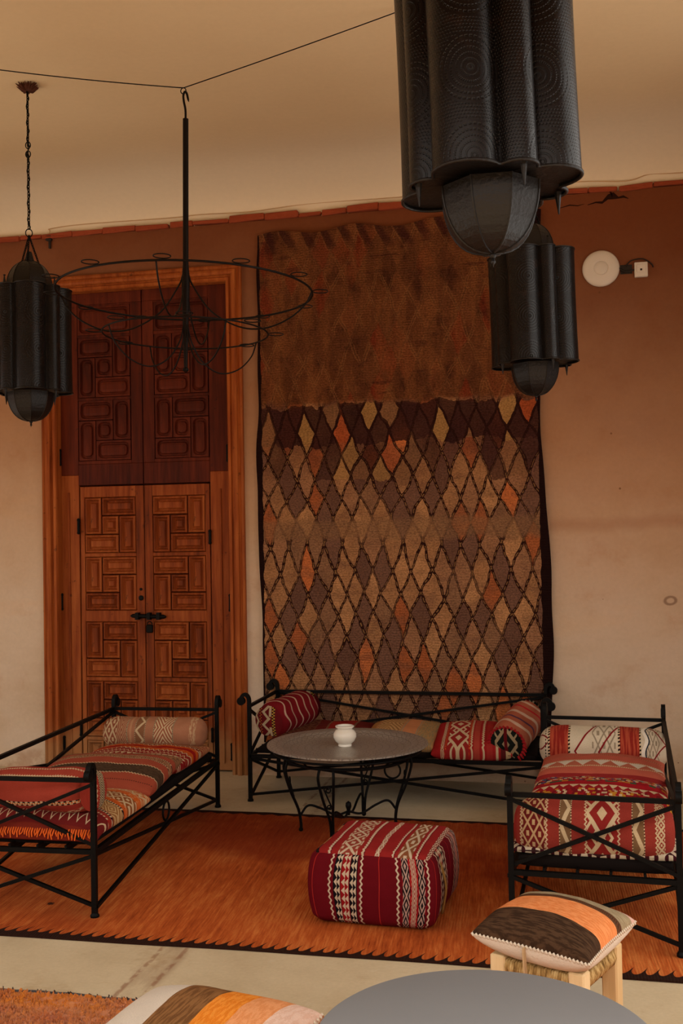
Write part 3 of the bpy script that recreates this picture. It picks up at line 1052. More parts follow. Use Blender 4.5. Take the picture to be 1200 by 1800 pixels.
def daybed(loc, rz, L, D, label):
    """length along local x, open front at -y, back at +y"""
    t = empty('iron_daybed', loc, rz)
    hx, hy = L / 2, D / 2
    iron = M['iron']
    for sx in (-1, 1):
        for sy in (-1, 1):
            q = MB()
            x, y = sx * hx, sy * hy
            q.tube([(x, y, 0.0), (x, y, 0.30), (x, y, 0.60)] + [(x + sx * (0.026 - 0.026 * math.cos(a)), y, 0.60 + 0.042 * math.sin(a)) for a in [math.pi * i / 10 for i in range(1, 11)]]
                   , [0.0108] * 13, 4)
            q.lathe([(0.019, 0), (0.019, 0.008), (0.0125, 0.018)], 10, (x, y, 0))
            leg = q.build('leg', iron, t)
            s = MB()
            s.tube([(x + sx * 0.050, y - 0.0122, 0.602), (x + sx * 0.050, y + 0.0122, 0.602)], 0.025, 14)
            s.build('scroll', iron, leg, smooth=True, sharp=40)
    # ends: top rail, two diagonals above the seat, seat rail, two diagonals below
    for sx in (-1, 1):
        x = sx * hx
        q = MB(); q.bar((x, -hy, PZ_RAIL), (x, hy, PZ_RAIL), 0.0088); q.build('end_rail', iron, t)
        q = MB(); q.bar((x, -hy, PZ_SEAT), (x, hy, PZ_SEAT), 0.0098); q.build('seat_rail', iron, t)
        for (za, zb) in ((PZ_RAIL - 0.015, PZ_SEAT + 0.025), (PZ_SEAT - 0.015, 0.042)):
            q = MB(); q.bar((x + sx * 0.006, -hy, za), (x + sx * 0.006, hy, zb), 0.0073); q.build('brace', iron, t)
            q = MB(); q.bar((x - sx * 0.008, -hy, zb), (x - sx * 0.008, hy, za), 0.0073); q.build('brace', iron, t)
    # back and front
    q = MB(); q.bar((-hx, hy, PZ_RAIL), (hx, hy, PZ_RAIL), 0.0095); q.build('back_rail', iron, t)
    for sy in (-1, 1):
        y = sy * hy
        q = MB(); q.bar((-hx, y, PZ_SEAT), (hx, y, PZ_SEAT), 0.0108); q.build('seat_rail', iron, t)
        pairs = [(PZ_SEAT - 0.015, 0.042)] + ([(PZ_RAIL - 0.012, PZ_SEAT + 0.025)] if sy > 0 else [])
        for (za, zb) in pairs:
            q = MB(); q.bar((-hx, y + 0.006, za), (hx, y + 0.006, zb), 0.0073); q.build('brace', iron, t)
            q = MB(); q.bar((-hx, y - 0.008, zb), (hx, y - 0.008, za), 0.0073); q.build('brace', iron, t)
        zc = (PZ_SEAT - 0.013 + 0.165) / 2
        rr_ = (PZ_SEAT - 0.013 - 0.165) / 2
        q = MB(); q.tube([(rr_ * math.cos(2 * math.pi * i / 20), y, zc + rr_ * math.sin(2 * math.pi * i / 20)) for i in range(20)], 0.006, 6, closed=True)
        q.build('ring', iron, t, smooth=True)
    for i in range(4):
        y = -hy + D * (i + 1) / 5
        q = MB(); q.tube([(-hx, y, PZ_SEAT + 0.008), (hx, y, PZ_SEAT + 0.008)], 0.014, 4, flat=0.35); q.build('slat', iron, t)
    tag(t, label, 'daybed', 'wrought iron daybeds')
    return t


LB = daybed((-2.378, 5.073, 0.008), R(92.6), 1.814, 0.64, 'black iron daybed standing in front of the carved door')
RB = daybed((0.076, 5.068, 0.008), R(-92.66), 1.767, 0.625, 'black iron daybed in front of the bare wall, a red bolster behind its end brace')
BB = daybed((-1.0875, 6.502, 0.0), 0.0, 1.745, 0.625, 'black iron daybed standing against the hanging wall rug')


# ------------------------------------------------------------------ cushions
def place(o, frame, x, y, z, rz=0.0, rx=0.0, ry=0.0):
    """put a loose thing at a spot given in a daybed's own axes"""
    mw = Matrix.Translation(frame.location) @ Matrix.Rotation(frame.rotation_euler.z, 4, 'Z') if frame else Matrix.Identity(4)
    mm = mw @ Matrix.Translation((x, y, z)) @ Matrix.Rotation(rz, 4, 'Z') @ Matrix.Rotation(rx, 4, 'X') @ Matrix.Rotation(ry, 4, 'Y')
    o.location = mm.to_translation()
    o.rotation_euler = mm.to_euler()
    return o


def pad(name, w, d, h, mats, seed=1.0, n=36, power=0.35, pull=0.05, flat_bottom=0.35, bumpy=0.012, deform=None):
    """soft cushion: local x width, y depth, base near z=0; UV 0..1 over top (slot 0) and underside (slot 1)"""
    b = MB()
    top, bot, uv = [], [], []
    for j in range(n + 1):
        for i in range(n + 1):
            s, t = -1 + 2 * i / n, -1 + 2 * j / n
            # crowd samples towards the seam
            s2, t2 = math.sin(s * math.pi / 2), math.sin(t * math.pi / 2)
            x = w / 2 * s2 * (1 - pull * (1 - t2 * t2))
            y = d / 2 * t2 * (1 - pull * (1 - s2 * s2))
            k = max((1 - s2 * s2) * (1 - t2 * t2), 0.0) ** power
            wr = mnoise.noise(Vector((x * 6 + seed, y * 6, seed))) * bumpy * k + mnoise.noise(Vector((x * 14, y * 14 + seed, seed))) * bumpy * 0.4 * k
            zt = h * flat_bottom + h * (1 - flat_bottom) * k + wr
            zb = h * flat_bottom - h * flat_bottom * min(k * 1.6, 1.0)
            p, q = Vector((x, y, zt)), Vector((x, y, zb))
            if deform: p, q = deform(p), deform(q)
            top.append(p); bot.append(q)
            uv.append(((s2 + 1) / 2, (t2 + 1) / 2))
    w_ = n + 1
    tf, bf = [], []
    for j in range(n):
        for i in range(n):
            a = j * w_ + i
            tf.append((a, a + 1, a + w_ + 1, a + w_))
            bf.append((a, a + w_, a + w_ + 1, a + 1))
    b.add(top, tf, uv, 0)
    b.add(bot, bf, uv, 1 if isinstance(mats, (list, tuple)) and len(mats) > 1 else 0)
    o = b.build(name, mats, smooth=True)
    bm = bmesh.new(); bm.from_mesh(o.data)
    bmesh.ops.remove_doubles(bm, verts=bm.verts[:], dist=0.0004)
    bmesh.ops.recalc_face_normals(bm, faces=bm.faces[:])
    bm.to_mesh(o.data); bm.free()
    return o


def bolster(name, L, rad, mat, seed=1.0, na=40, nc=40, squash=0.9, pw=7.0, bumpy=0.008, endmat=None, sag=0.0):
    """roll lying along local x, resting at z = 0; UV u along the roll, v round it"""
    b = MB()
    vs_, uv, fs = [], [], []
    for i in range(na + 1):
        s = -1 + 2 * i / na
        s = math.copysign(1 - (1 - abs(s)) ** 1.5, s)
        rr_ = rad * max(1 - abs(s) ** pw, 0.0) ** (1 / 2.6)
        for j in range(nc + 1):
            a = 2 * math.pi * j / nc - math.pi / 2
            x = L / 2 * s
            r_ = rr_ * (1 + mnoise.noise(Vector((x * 7 + seed, math.cos(a) * 1.3, math.sin(a) * 1.3 + seed))) * bumpy * 8
                        + mnoise.noise(Vector((x * 18 + seed, math.cos(a) * 3, math.sin(a) * 3))) * bumpy * 3)
            y, z = r_ * math.cos(a), r_ * math.sin(a) * squash
            z = max(z, -rad * squash * 0.80)
            vs_.append((x, y, z + rad * squash * 0.80 - sag * (1 - s * s)))
            uv.append(((s + 1) / 2, j / nc))
    w_ = nc + 1
    for i in range(na):
        for j in range(nc):
            a = i * w_ + j
            fs.append((a, a + 1, a + w_ + 1, a + w_))
    b.add(vs_, fs, uv)
    o = b.build(name, mat, smooth=True)
    if endmat:
        for sx in (-1, 1):
            e = MB()
            R0 = rad * 0.86
            pts, us = [], []
            for k_ in range(7):
                for j in range(28):
                    a = 2 * math.pi * j / 28
                    q = R0 * k_ / 6 if k_ else 1e-4
                    bulge = 0.016 * (1 - (k_ / 6) ** 2)
                    pts.append((sx * (L / 2 * 0.962 + bulge), q * math.cos(a), max(q * math.sin(a) * squash, -rad * squash * 0.78) + rad * squash * 0.80))
                    us.append((0.5 + 0.5 * q / R0 * math.cos(a), 0.5 + 0.5 * q / R0 * math.sin(a)))
            fs2 = []
            for k_ in range(6):
                for j in range(28):
                    fs2.append((k_ * 28 + j, k_ * 28 + (j + 1) % 28, (k_ + 1) * 28 + (j + 1) % 28, (k_ + 1) * 28 + j))
            e.add(pts, fs2, us)
            e.build('end_panel', endmat, o, smooth=True)
    return o


CR_ = (206, 180, 142)     # cream wool
RUST = (172, 70, 52)
DKR = (120, 26, 28)
RED = (160, 36, 34)
BLK = (34, 24, 22)
BRN = (76, 52, 38)
TAN = (172, 126, 90)
ORG = (206, 96, 34)

# --- left daybed
ticking = tag(place(pad('mattress', 1.74, 0.60, 0.05, M['black_pad'], 1.0, 30, 0.12, 0.01, 0.5, 0.004), LB, 0, 0, 0.284), 'thin black mattress on the daybed in front of the door', 'mattress')

k_far = kilim('kilim_red_zigzag', (142, 44, 36), [
    ('diam', 0.72, 1.0, 22, 2, (176, 126, 84), (150, 62, 44)), ('mott', 0.80, 1.0, 60, (150, 70, 48), (190, 140, 96)), ('cord', 0.715, 0.012, 60, BLK, CR_), ('zig', 0.665, 0.05, 22, 0.011, CR_), ('band', 0.48, 0.63, (158, 28, 24)),
    ('fuzz', 0.62, 0.03, ORG), ('fuzz', 0.48, 0.04, ORG), ('zig', 0.43, 0.05, 22, 0.011, CR_), ('band', 0.30, 0.385, (150, 50, 40)),
    ('zig', 0.34, 0.06, 26, 0.010, CR_), ('tri', 0.14, 0.28, 2, 18, (140, 28, 30), CR_), ('lat', 0.02, 0.13, 1.0, 16, 0.12, (140, 30, 30), CR_)])
o = pad('seat_cushion', 0.58, 0.62, 0.105, [k_far, k_far], 2.0, 36, 0.30, 0.03, 0.4)
tag(place(o, LB, 0.51, 0.0, 0.322, R(-1)), 'red kilim seat cushion with cream zigzags and orange tufts beside the pale bolster', 'cushion')
k_mid = kilim('kilim_rust_brown', (166, 78, 56), [
    ('mott', 0.80, 0.99, 50, (112, 78, 56), (170, 118, 80)), ('mott', 0.60, 0.70, 70, (124, 82, 58), (178, 128, 90)), ('cord', 0.70, 0.008, 70, CR_, BRN), ('cord', 0.60, 0.008, 70, CR_, BRN),
    ('band', 0.24, 0.44, (72, 54, 40)), ('mott', 0.25, 0.43, 30, (72, 54, 40), (88, 66, 48)), ('zig', 0.445, 0.02, 40, 0.007, CR_), ('zig', 0.235, 0.02, 40, 0.007, CR_), ('cord', 0.10, 0.006, 60, BRN, RUST)])
o = pad('seat_cushion', 0.58, 0.66, 0.135, [k_mid, k_mid], 4.0, 36, 0.33, 0.03, 0.4)
tag(place(o, LB, -0.03, -0.005, 0.335, R(3), 0, R(-4)), 'rust and dark brown striped seat cushion in the middle of its daybed', 'cushion')
k_near = kilim('kilim_orange_fringed', (150, 52, 38), [
    ('mott', 0.75, 0.99, 40, (190, 90, 40), (206, 170, 124)), ('zig', 0.88, 0.06, 20, 0.014, CR_), ('fuzz', 0.78, 0.04, ORG), ('lat', 0.55, 0.74, 1.5, 12, 0.10, (146, 84, 44), CR_), ('fuzz', 0.54, 0.035, ORG),
    ('cord', 0.50, 0.012, 60, CR_, BLK), ('diam', 0.33, 0.49, 11, 2, (150, 100, 54), (196, 160, 112)), ('cord', 0.31, 0.012, 60, CR_, BLK),
    ('band', 0.0, 0.24, (112, 32, 30)), ('zig', 0.13, 0.11, 16, 0.013, CR_), ('cord', 0.245, 0.010, 50, CR_, RED), ('band', -0.1, 0.035, (120, 40, 28))])


def droop(p):
    if p.x < -0.20: p.z -= (-0.20 - p.x) ** 2 * 3.0
    if p.y < -0.22: p.z -= (-0.22 - p.y) ** 2 * 1.8
    return p


o = pad('seat_cushion', 0.62, 0.66, 0.10, [k_near, k_near], 6.0, 40, 0.28, 0.02, 0.4, deform=droop)
tag(place(o, LB, -0.585, -0.005, 0.322, R(-2)), 'kilim seat cushion edged with orange tassels at the near end of its daybed', 'cushion')
fringe = MB()
for i in range(58):
    t_ = i / 57
    y = -0.32 + 0.64 * t_
    x0 = -0.312 + 0.008 * random.random()
    ln = random.uniform(0.018, 0.036)
    fringe.tube([(x0 + 0.012, y, 0.036), (x0 - 0.004, y + random.uniform(-.004, .004), 0.022), (x0 - 0.006, y + random.uniform(-.008, .008), 0.03 - ln)], [0.003, 0.0034, 0.0022], 5)
fo = fringe.build('fringe', M['fringe'], o)
fo['kind'] = 'stuff'
k_pale = kilim('kilim_pale_tan', (174, 118, 88), [
    ('lat', 0.02, 0.17, 2, 5, 0.11, (150, 86, 62), (206, 178, 138)), ('diam', 0.17, 0.27, 3, 3, (150, 78, 58), (190, 150, 112)), ('cord', 0.275, 0.006, 60, CR_, BRN),
    ('band', 0.30, 0.32, (190, 140, 104)), ('band', 0.36, 0.44, (140, 96, 66)), ('zig', 0.40, 0.07, 5, 0.012, CR_), ('cord', 0.355, 0.004, 50, CR_, BRN), ('cord', 0.445, 0.004, 50, CR_, BRN),
    ('cord', 0.535, 0.006, 60, CR_, BRN), ('diam', 0.54, 0.72, 3, 3, (160, 92, 66), (208, 182, 142)), ('cord', 0.725, 0.006, 60, CR_, BRN), ('mott', 0.88, 0.94, 20, (174, 118, 88), (200, 164, 124))], wear=0.3)
o = bolster('bolster', 0.61, 0.097, k_pale, 3.0, pw=12.0)
tag(place(o, LB, 0.74, 0.0, 0.395, R(-90)), 'pale tan kilim bolster against the far end of its daybed by the door', 'bolster')
k_nb = kilim('kilim_rust_bolster', (166, 66, 50), [
    ('zig', 0.605, 0.014, 44, 0.0075, CR_), ('zig', 0.52, 0.014, 44, 0.006, CR_), ('chk', 0.785, 0.815, 2, 46, CR_, BLK), ('cord', 0.80, 0.006, 46, ORG, CR_), ('band', 0.82, 0.86, (150, 52, 42)),
    ('mott', 0.87, 0.90, 30, (150, 44, 40), CR_), ('chk', 0.275, 0.315, 2, 46, CR_, BLK)], axis='v')
e_nb = kilim('kilim_rust_end', (170, 60, 46), [('diam', 0.62, 0.86, 4, 2, BLK, CR_), ('zig', 0.50, 0.06, 8, 0.03, CR_)])
o = bolster('bolster', 0.62, 0.112, k_nb, 5.0, endmat=e_nb)
tag(place(o, LB, -0.70, 0.02, 0.392, R(-90 - 14), 0, R(-4)), 'rust red bolster with stitched cream lines behind the near iron brace', 'bolster')

# --- right daybed
tag(place(pad('mattress', 1.70, 0.58, 0.06, M['black_pad'], 2.0, 30, 0.12, 0.01, 0.5, 0.006), RB, 0, 0, 0.282), 'thin black mattress on the daybed in front of the bare wall', 'mattress')
k_bw = kilim('kilim_black_white', (56, 30, 30), [
    ('lat', 0.62, 1.0, 2, 9, 0.16, (64, 22, 28), (206, 188, 160)), ('chk', 0.55, 0.60, 1, 30, CR_, BLK), ('lat', 0.0, 0.30, 2, 9, 0.16, (120, 26, 34), (206, 188, 160))])
o = pad('seat_cushion', 0.66, 0.64, 0.055, [k_bw, k_bw], 9.0, 36, 0.28, 0.02, 0.4)
tag(place(o, RB, 0.51, 0.0, 0.322), 'black and white lattice kilim cushion beneath the red bolster', 'cushion')
k_multi = kilim('kilim_many_coloured', (150, 26, 32), [
    ('rnd', 0.02, 0.28, 6, 46, [(150, 26, 32), CR_, (150, 26, 32), (120, 22, 30), (190, 130, 40)]), ('tri', 0.30, 0.40, 1, 14, (150, 26, 32), CR_), ('band', 0.42, 0.52, (160, 26, 34)),
    ('rnd', 0.52, 0.56, 1, 22, [(150, 26, 32), (34, 90, 60), (190, 130, 40), (150, 26, 32)]), ('rnd', 0.58, 0.90, 9, 48, [(150, 26, 32), (200, 176, 140), (190, 120, 50), (160, 40, 38), (60, 40, 40), (58, 78, 116), (150, 26, 32), (196, 170, 130)]),
    ('band', 0.905, 0.925, BLK), ('band', 0.93, 1.0, (170, 90, 70))], warp=0.03)
o = pad('seat_cushion', 0.56, 0.62, 0.135, [k_multi, k_multi], 11.0, 36, 0.30, 0.03, 0.4)
tag(place(o, RB, 0.09, 0.0, 0.318, R(180), 0, R(2)), 'many coloured striped kilim cushion with red ground, next to the pink one', 'cushion')
k_pink = kilim('kilim_pink', (186, 92, 72), [
    ('cord', 0.86, 0.012, 60, (150, 66, 50), TAN), ('cord', 0.60, 0.012, 60, (150, 66, 50), TAN), ('tri', 0.24, 0.38, 1, 7, (176, 96, 72), (206, 192, 172)), ('cord', 0.225, 0.010, 60, TAN, CR_), ('cord', 0.395, 0.010, 60, TAN, CR_), ('band', 0.0, 0.08, (140, 40, 38))])
o = pad('seat_cushion', 0.56, 0.62, 0.135, [k_pink, k_pink], 13.0, 36, 0.32, 0.03, 0.4)
tag(place(o, RB, -0.44, 0.0, 0.318, R(180), 0, R(0)), 'pink kilim cushion with a row of white triangles on it', 'cushion')
WHT = (206, 190, 164)
k_wb = kilim('kilim_white_red', WHT, [
    ('cord', 0.06, 0.004, 30, BLK, WHT), ('lat', 0.42, 0.60, 2, 5, 0.07, WHT, (150, 134, 112)), ('lat', 0.83, 0.93, 2, 6, 0.08, WHT, (150, 134, 112)), ('zig', 0.37, 0.16, 2, 0.008, (130, 30, 32)), ('zig', 0.55, 0.16, 2, 0.008, (130, 30, 32)),
    ('zig', 0.03, 0.12, 3, 0.007, (120, 30, 34)), ('zig', 0.92, 0.12, 3, 0.007, (130, 30, 32)), ('wave', 0.82, 0.014, 5, 0.012, (230, 220, 204)), ('wave', 0.838, 0.014, 5, 0.005, (40, 46, 60)),
    ('band', 0.09, 0.24, (150, 48, 36)), ('mott', 0.09, 0.24, 4, (140, 40, 32), (176, 76, 52)), ('band', 0.63, 0.78, (150, 48, 36)), ('mott', 0.63, 0.78, 4, (140, 40, 32), (176, 76, 52)),
    ('cord', 0.085, 0.008, 34, BLK, CR_), ('cord', 0.245, 0.008, 34, BLK, CR_), ('cord', 0.625, 0.008, 34, BLK, CR_), ('cord', 0.785, 0.006, 34, BLK, CR_)])
o = bolster('bolster', 0.66, 0.122, k_wb, 7.0)
tag(place(o, RB, -0.72, 0.0, 0.36, R(90)), 'white bolster with two broad red bands under the bare plaster wall', 'bolster')
k_rb = kilim('kilim_red_diamond_bolster', (148, 54, 44), [
    ('band', 0.0, 0.03, (150, 44, 38)), ('diam', 0.065, 0.215, 4, 3, (110, 30, 30), (190, 150, 104)), ('lat', 0.065, 0.215, 2, 8, 0.09, (112, 34, 32), (196, 160, 116)), ('zig', 0.06, 0.012, 40, 0.005, CR_), ('zig', 0.22, 0.012, 40, 0.005, CR_),
    ('band', 0.305, 0.37, (124, 92, 62)), ('zig', 0.338, 0.05, 5, 0.013, CR_), ('cord', 0.303, 0.003, 60, CR_, BRN), ('cord', 0.372, 0.003, 60, CR_, BRN),
    ('hook', 0.465, 0.655, 4, (142, 40, 36), CR_), ('zig', 0.46, 0.012, 40, 0.005, CR_), ('zig', 0.66, 0.012, 40, 0.005, CR_),
    ('band', 0.745, 0.81, (124, 92, 62)), ('zig', 0.778, 0.05, 5, 0.013, CR_), ('cord', 0.743, 0.003, 60, CR_, BRN), ('cord', 0.812, 0.003, 60, CR_, BRN),
    ('zig', 0.885, 0.012, 40, 0.005, CR_), ('lat', 0.89, 0.935, 1, 18, 0.16, (150, 50, 40), CR_)])
o = bolster('bolster', 0.62, 0.130, k_rb, 9.0, squash=0.92)
tag(place(o, RB, 0.725, -0.005, 0.318, R(90)), 'fat red kilim bolster with diamond bands behind crossed iron bars', 'bolster')

# --- back daybed
tag(place(pad('mattress', 1.68, 0.58, 0.042, M['black_pad'], 3.0, 30, 0.12, 0.01, 0.5, 0.006), BB, 0, 0, 0.282), 'thin black mattress on the daybed under the wall rug', 'mattress')
k_dark = kilim('kilim_dark_red', (104, 34, 30), [('lat', 0.1, 0.42, 2, 8, 0.08, (84, 34, 28), (130, 84, 58)), ('band', 0.55, 0.80, (150, 40, 34)), ('cord', 0.54, 0.01, 40, BLK, TAN), ('cord', 0.81, 0.01, 40, BLK, TAN)])
o = pad('seat_cushion', 0.60, 0.56, 0.10, [k_dark, k_dark], 15.0, 30, 0.3, 0.03, 0.4)
tag(place(o, BB, -0.47, 0.0, 0.318, R(4)), 'dark red flat kilim cushion behind the metal tray', 'cushion')
k_beige = kilim('kilim_beige', (182, 126, 82), [
    ('diam', 0.18, 0.52, 2, 3, (150, 108, 66), (196, 152, 100)), ('band', 0.56, 0.74, (196, 128, 84)), ('cord', 0.55, 0.008, 50, BRN, CR_), ('cord', 0.75, 0.008, 50, BRN, CR_), ('mott', 0.77, 0.98, 14, (176, 132, 84), (146, 126, 90)), ('mott', 0.0, 0.15, 14, (180, 120, 70), (150, 110, 60))])
k_beige_edge = kilim('beige_edge_braid', (150, 108, 56), [('chk', 0.0, 1.0, 2, 26, (88, 56, 36), (190, 150, 70))])
o = pad('throw_cushion', 0.46, 0.50, 0.14, [k_beige, k_beige], 17.0, 36, 0.34, 0.05, 0.4)
tag(place(o, BB, 0.02, -0.03, 0.300, R(-2), R(5)), 'beige and peach patterned cushion just behind the tray', 'cushion')
rope = MB()
pts = []
for i in range(60):
    a = 2 * math.pi * i / 60
    s, t_ = math.cos(a), math.sin(a)
    k_ = 1 / max(abs(s), abs(t_)) ** 0.86
    pts.append((0.224 * s * k_, 0.243 * t_ * k_, 0.057))
rope.tube(pts, 0.010, 8, closed=True)
rope.build('braided_edge', k_beige_edge, o, smooth=True)
k_redc = kilim('kilim_red_white', (160, 36, 36), [
    ('zig', 0.14, 0.03, 22, 0.010, CR_), ('lat', 0.12, 0.16, 1, 14, 0.14, (150, 40, 36), CR_), ('hook', 0.20, 0.46, 2.5, (150, 40, 36), CR_), ('cord', 0.18, 0.006, 40, ORG, RED), ('zig', 0.50, 0.016, 24, 0.010, CR_), ('cord', 0.475, 0.008, 40, ORG, RED),
    ('band', 0.53, 0.60, (172, 66, 52)), ('zig', 0.645, 0.016, 20, 0.012, CR_), ('band', 0.69, 0.76, (170, 50, 44)), ('chk', 0.80, 0.83, 1, 16, CR_, DKR), ('chk', 0.86, 0.98, 2, 9, (90, 30, 30), (190, 160, 120))])
o = pad('throw_cushion', 0.47, 0.50, 0.15, [k_redc, k_redc], 19.0, 36, 0.34, 0.04, 0.4)
tag(place(o, BB, 0.455, -0.06, 0.290, R(2), R(8)), 'red and white kilim cushion at the end of the daybed under the wall rug', 'cushion')
k_lb = kilim('kilim_shaggy_red', (120, 24, 30), [('wave', 0.15, 0.04, 4, 0.013, (196, 160, 136)), ('wave', 0.30, 0.04, 4, 0.013, (186, 150, 126)), ('wave', 0.45, 0.04, 4, 0.013, (200, 166, 140)), ('wave', 0.60, 0.04, 4, 0.013, (186, 150, 126)), ('wave', 0.75, 0.04, 4, 0.013, (190, 156, 130)), ('wave', 0.90, 0.04, 4, 0.013, (186, 150, 126))])
e_lb = kilim('kilim_blocks', (110, 26, 30), [('chk', 0.24, 0.34, 2, 22, (40, 30, 34), (196, 150, 60)), ('chk', 0.36, 0.44, 1, 3, (200, 176, 140), (120, 30, 30)), ('zig', 0.55, 0.22, 2.5, 0.06, (200, 176, 140)), ('chk', 0.72, 0.80, 2, 22, (40, 30, 34), (190, 90, 40)), ('zig', 0.90, 0.1, 3, 0.04, (200, 176, 140))])
o = bolster('bolster', 0.46, 0.116, k_lb, 11.0, endmat=e_lb, squash=0.98)
tag(place(o, BB, -0.700, -0.03, 0.395, R(72), 0, R(-4)), 'shaggy dark red bolster with white waves at the arm beside the door frame', 'bolster')
k_rb2 = kilim('kilim_shaggy_pink', (176, 96, 70), [('wave', 0.2, 0.05, 3, 0.03, (206, 170, 146)), ('wave', 0.35, 0.05, 3, 0.02, (96, 60, 80)), ('wave', 0.5, 0.05, 3, 0.03, (206, 170, 146)), ('wave', 0.66, 0.05, 3, 0.02, (180, 40, 44)), ('wave', 0.82, 0.05, 3, 0.03, (206, 170, 146))])
e_rb2 = kilim('kilim_green_fret', (30, 34, 28), [('hook', 0.15, 0.85, 1.0, (30, 34, 28), (180, 156, 120)), ('band', 0.45, 0.55, (110, 24, 28))])
o = bolster('bolster', 0.48, 0.112, k_rb2, 13.0, endmat=e_rb2, squash=0.98)
tag(place(o, BB, 0.725, -0.06, 0.345, R(76), 0, R(-12)), 'pink and white shaggy bolster with a dark green fretted end', 'bolster')
tf = MB()
for i in range(26):
    a = R(-70 + i * 12)
    p = Vector((-0.222, 0.092 * math.cos(a), 0.085 + 0.092 * math.sin(a)))
    tf.tube([p, p + Vector((-0.014, 0.018 * math.cos(a), 0.014 * math.sin(a))), p + Vector((-0.012, 0.026 * math.cos(a), 0.016 * math.sin(a) - 0.014))], [0.008, 0.008, 0.004], 5)
t1 = tf.build('tufts', M['red_wool'], o)
t1['kind'] = 'stuff'

# ------------------------------------------------------------------ tray on its iron stand
TC = (-1.243, 5.676)
st = empty('tray_stand', (TC[0], TC[1], 0.0085))
q = MB()
q.tube([(0.33 * math.cos(2 * math.pi * i / 48), 0.33 * math.sin(2 * math.pi * i / 48), 0.385) for i in range(48)], 0.009, 8, closed=True)
q.build('top_ring', M['iron'], st, smooth=True)
q = MB()
q.tube([(0.40 * math.cos(2 * math.pi * i / 48), 0.40 * math.sin(2 * math.pi * i / 48), 0.425) for i in range(48)], 0.006, 8, closed=True)
for i in range(8):
    a = 2 * math.pi * (i + 0.5) / 8
    q.tube([(0.33 * math.cos(a), 0.33 * math.sin(a), 0.385), (0.37 * math.cos(a), 0.37 * math.sin(a), 0.40), (0.40 * math.cos(a), 0.40 * math.sin(a), 0.425)], 0.005, 6)
q.build('tray_ring', M['iron'], st, smooth=True)


def spiral(c, r0, r1, a0, turns, ax, n=22):
    out = []
    for i in range(n + 1):
        t = i / n
        a = a0 + turns * 2 * math.pi * t
        r = r0 + (r1 - r0) * t
        out.append(Vector(c) + ax * (r * math.cos(a)) + Vector((0, 0, r * math.sin(a))))
    return out


for ang in (203, 263, 23, 83):
    a = R(ang)
    rad_, tan_ = Vector((math.cos(a), math.sin(a), 0)), Vector((-math.sin(a), math.cos(a), 0))
    q = MB()
    for sg in (-1, 1):
        pts = [rad_ * 0.335 + tan_ * (0.038 * sg) + Vector((0, 0, 0.385)), rad_ * 0.345 + tan_ * (0.042 * sg) + Vector((0, 0, 0.33)), rad_ * 0.315 + tan_ * (0.028 * sg) + Vector((0, 0, 0.22)),
               rad_ * 0.275 + tan_ * (0.010 * sg) + Vector((0, 0, 0.12)), rad_ * 0.262 + tan_ * (0.006 * sg) + Vector((0, 0, 0.05)), rad_ * 0.262 + tan_ * (0.006 * sg) + Vector((0, 0, 0.006))]
        q.tube(smoothpath(pts, 5), 0.0075, 6)
    q.ball(rad_ * 0.262 + Vector((0, 0, 0.010)), 0.0125, 6)
    leg = q.build('leg', M['iron'], st, smooth=True)
    s = MB()
    c0 = rad_ * 0.318 + Vector((0, 0, 0.275))
    c1 = rad_ * 0.298 + Vector((0, 0, 0.185))
    p = spiral(c0, 0.004, 0.021, 0.5, 1.4, tan_)
    p2 = spiral(c1, 0.003, 0.014, 3.6, 1.4, tan_)
    s.tube(p + p2[::-1], 0.004, 6)
    s.build('scrollwork', M['iron'], leg, smooth=True)
    s = MB()
    pts = [rad_ * 0.265 + Vector((0, 0, 0.085)), rad_ * 0.22 + Vector((0, 0, 0.135)), rad_ * 0.15 + Vector((0, 0, 0.115)), rad_ * 0.07 + Vector((0, 0, 0.075)), Vector((0, 0, 0.09))]
    s.tube(smoothpath(pts, 6), 0.0065, 6)
    s.build('stretcher', M['iron'], st, smooth=True)
q = MB(); q.lathe([(0.008, 0.07), (0.011, 0.10), (0.017, 0.118), (0.015, 0.135), (0.002, 0.145)], 12)
q.build('knob', M['iron'], st, smooth=True)
tag(st, 'black iron scrolled stand holding the round metal tray', 'tray stand')

q = MB()
q.lathe([(0.0005, 0.004), (0.27, 0.004), (0.33, 0.006), (0.355, 0.022), (0.365, 0.026), (0.43, 0.030), (0.437, 0.027), (0.437, 0.021), (0.43, 0.022), (0.365, 0.018), (0.352, 0.012), (0.325, -0.002), (0.0005, -0.002)], 96)
o = q.build('metal_tray', M['tray'], smooth=True, sharp=50)
o.location = (TC[0], TC[1], 0.4415)
tag(o, 'large round engraved metal tray on the iron stand', 'tray')

pot = empty('ceramic_pot', (-1.262, 5.70, 0.4455))
q = MB()
q.lathe([(0.0005, 0.001), (0.036, 0.001), (0.038, 0.008), (0.034, 0.013), (0.052, 0.028), (0.063, 0.050), (0.062, 0.070), (0.050, 0.088), (0.040, 0.093), (0.042, 0.098), (0.047, 0.102), (0.047, 0.112), (0.042, 0.113), (0.037, 0.108), (0.036, 0.094), (0.045, 0.080), (0.052, 0.055), (0.035, 0.025), (0.0005, 0.018)], 40)
q.build('body', M['ceramic'], pot, smooth=True, sharp=60)
q = MB(); q.tube([(0.047 * math.cos(2 * math.pi * i / 40), 0.047 * math.sin(2 * math.pi * i / 40), 0.107) for i in range(40)], 0.005, 8, closed=True)
q.build('rim', M['ceramic'], pot, smooth=True)
tag(pot, 'small round white ceramic pot standing on the metal tray', 'pot')

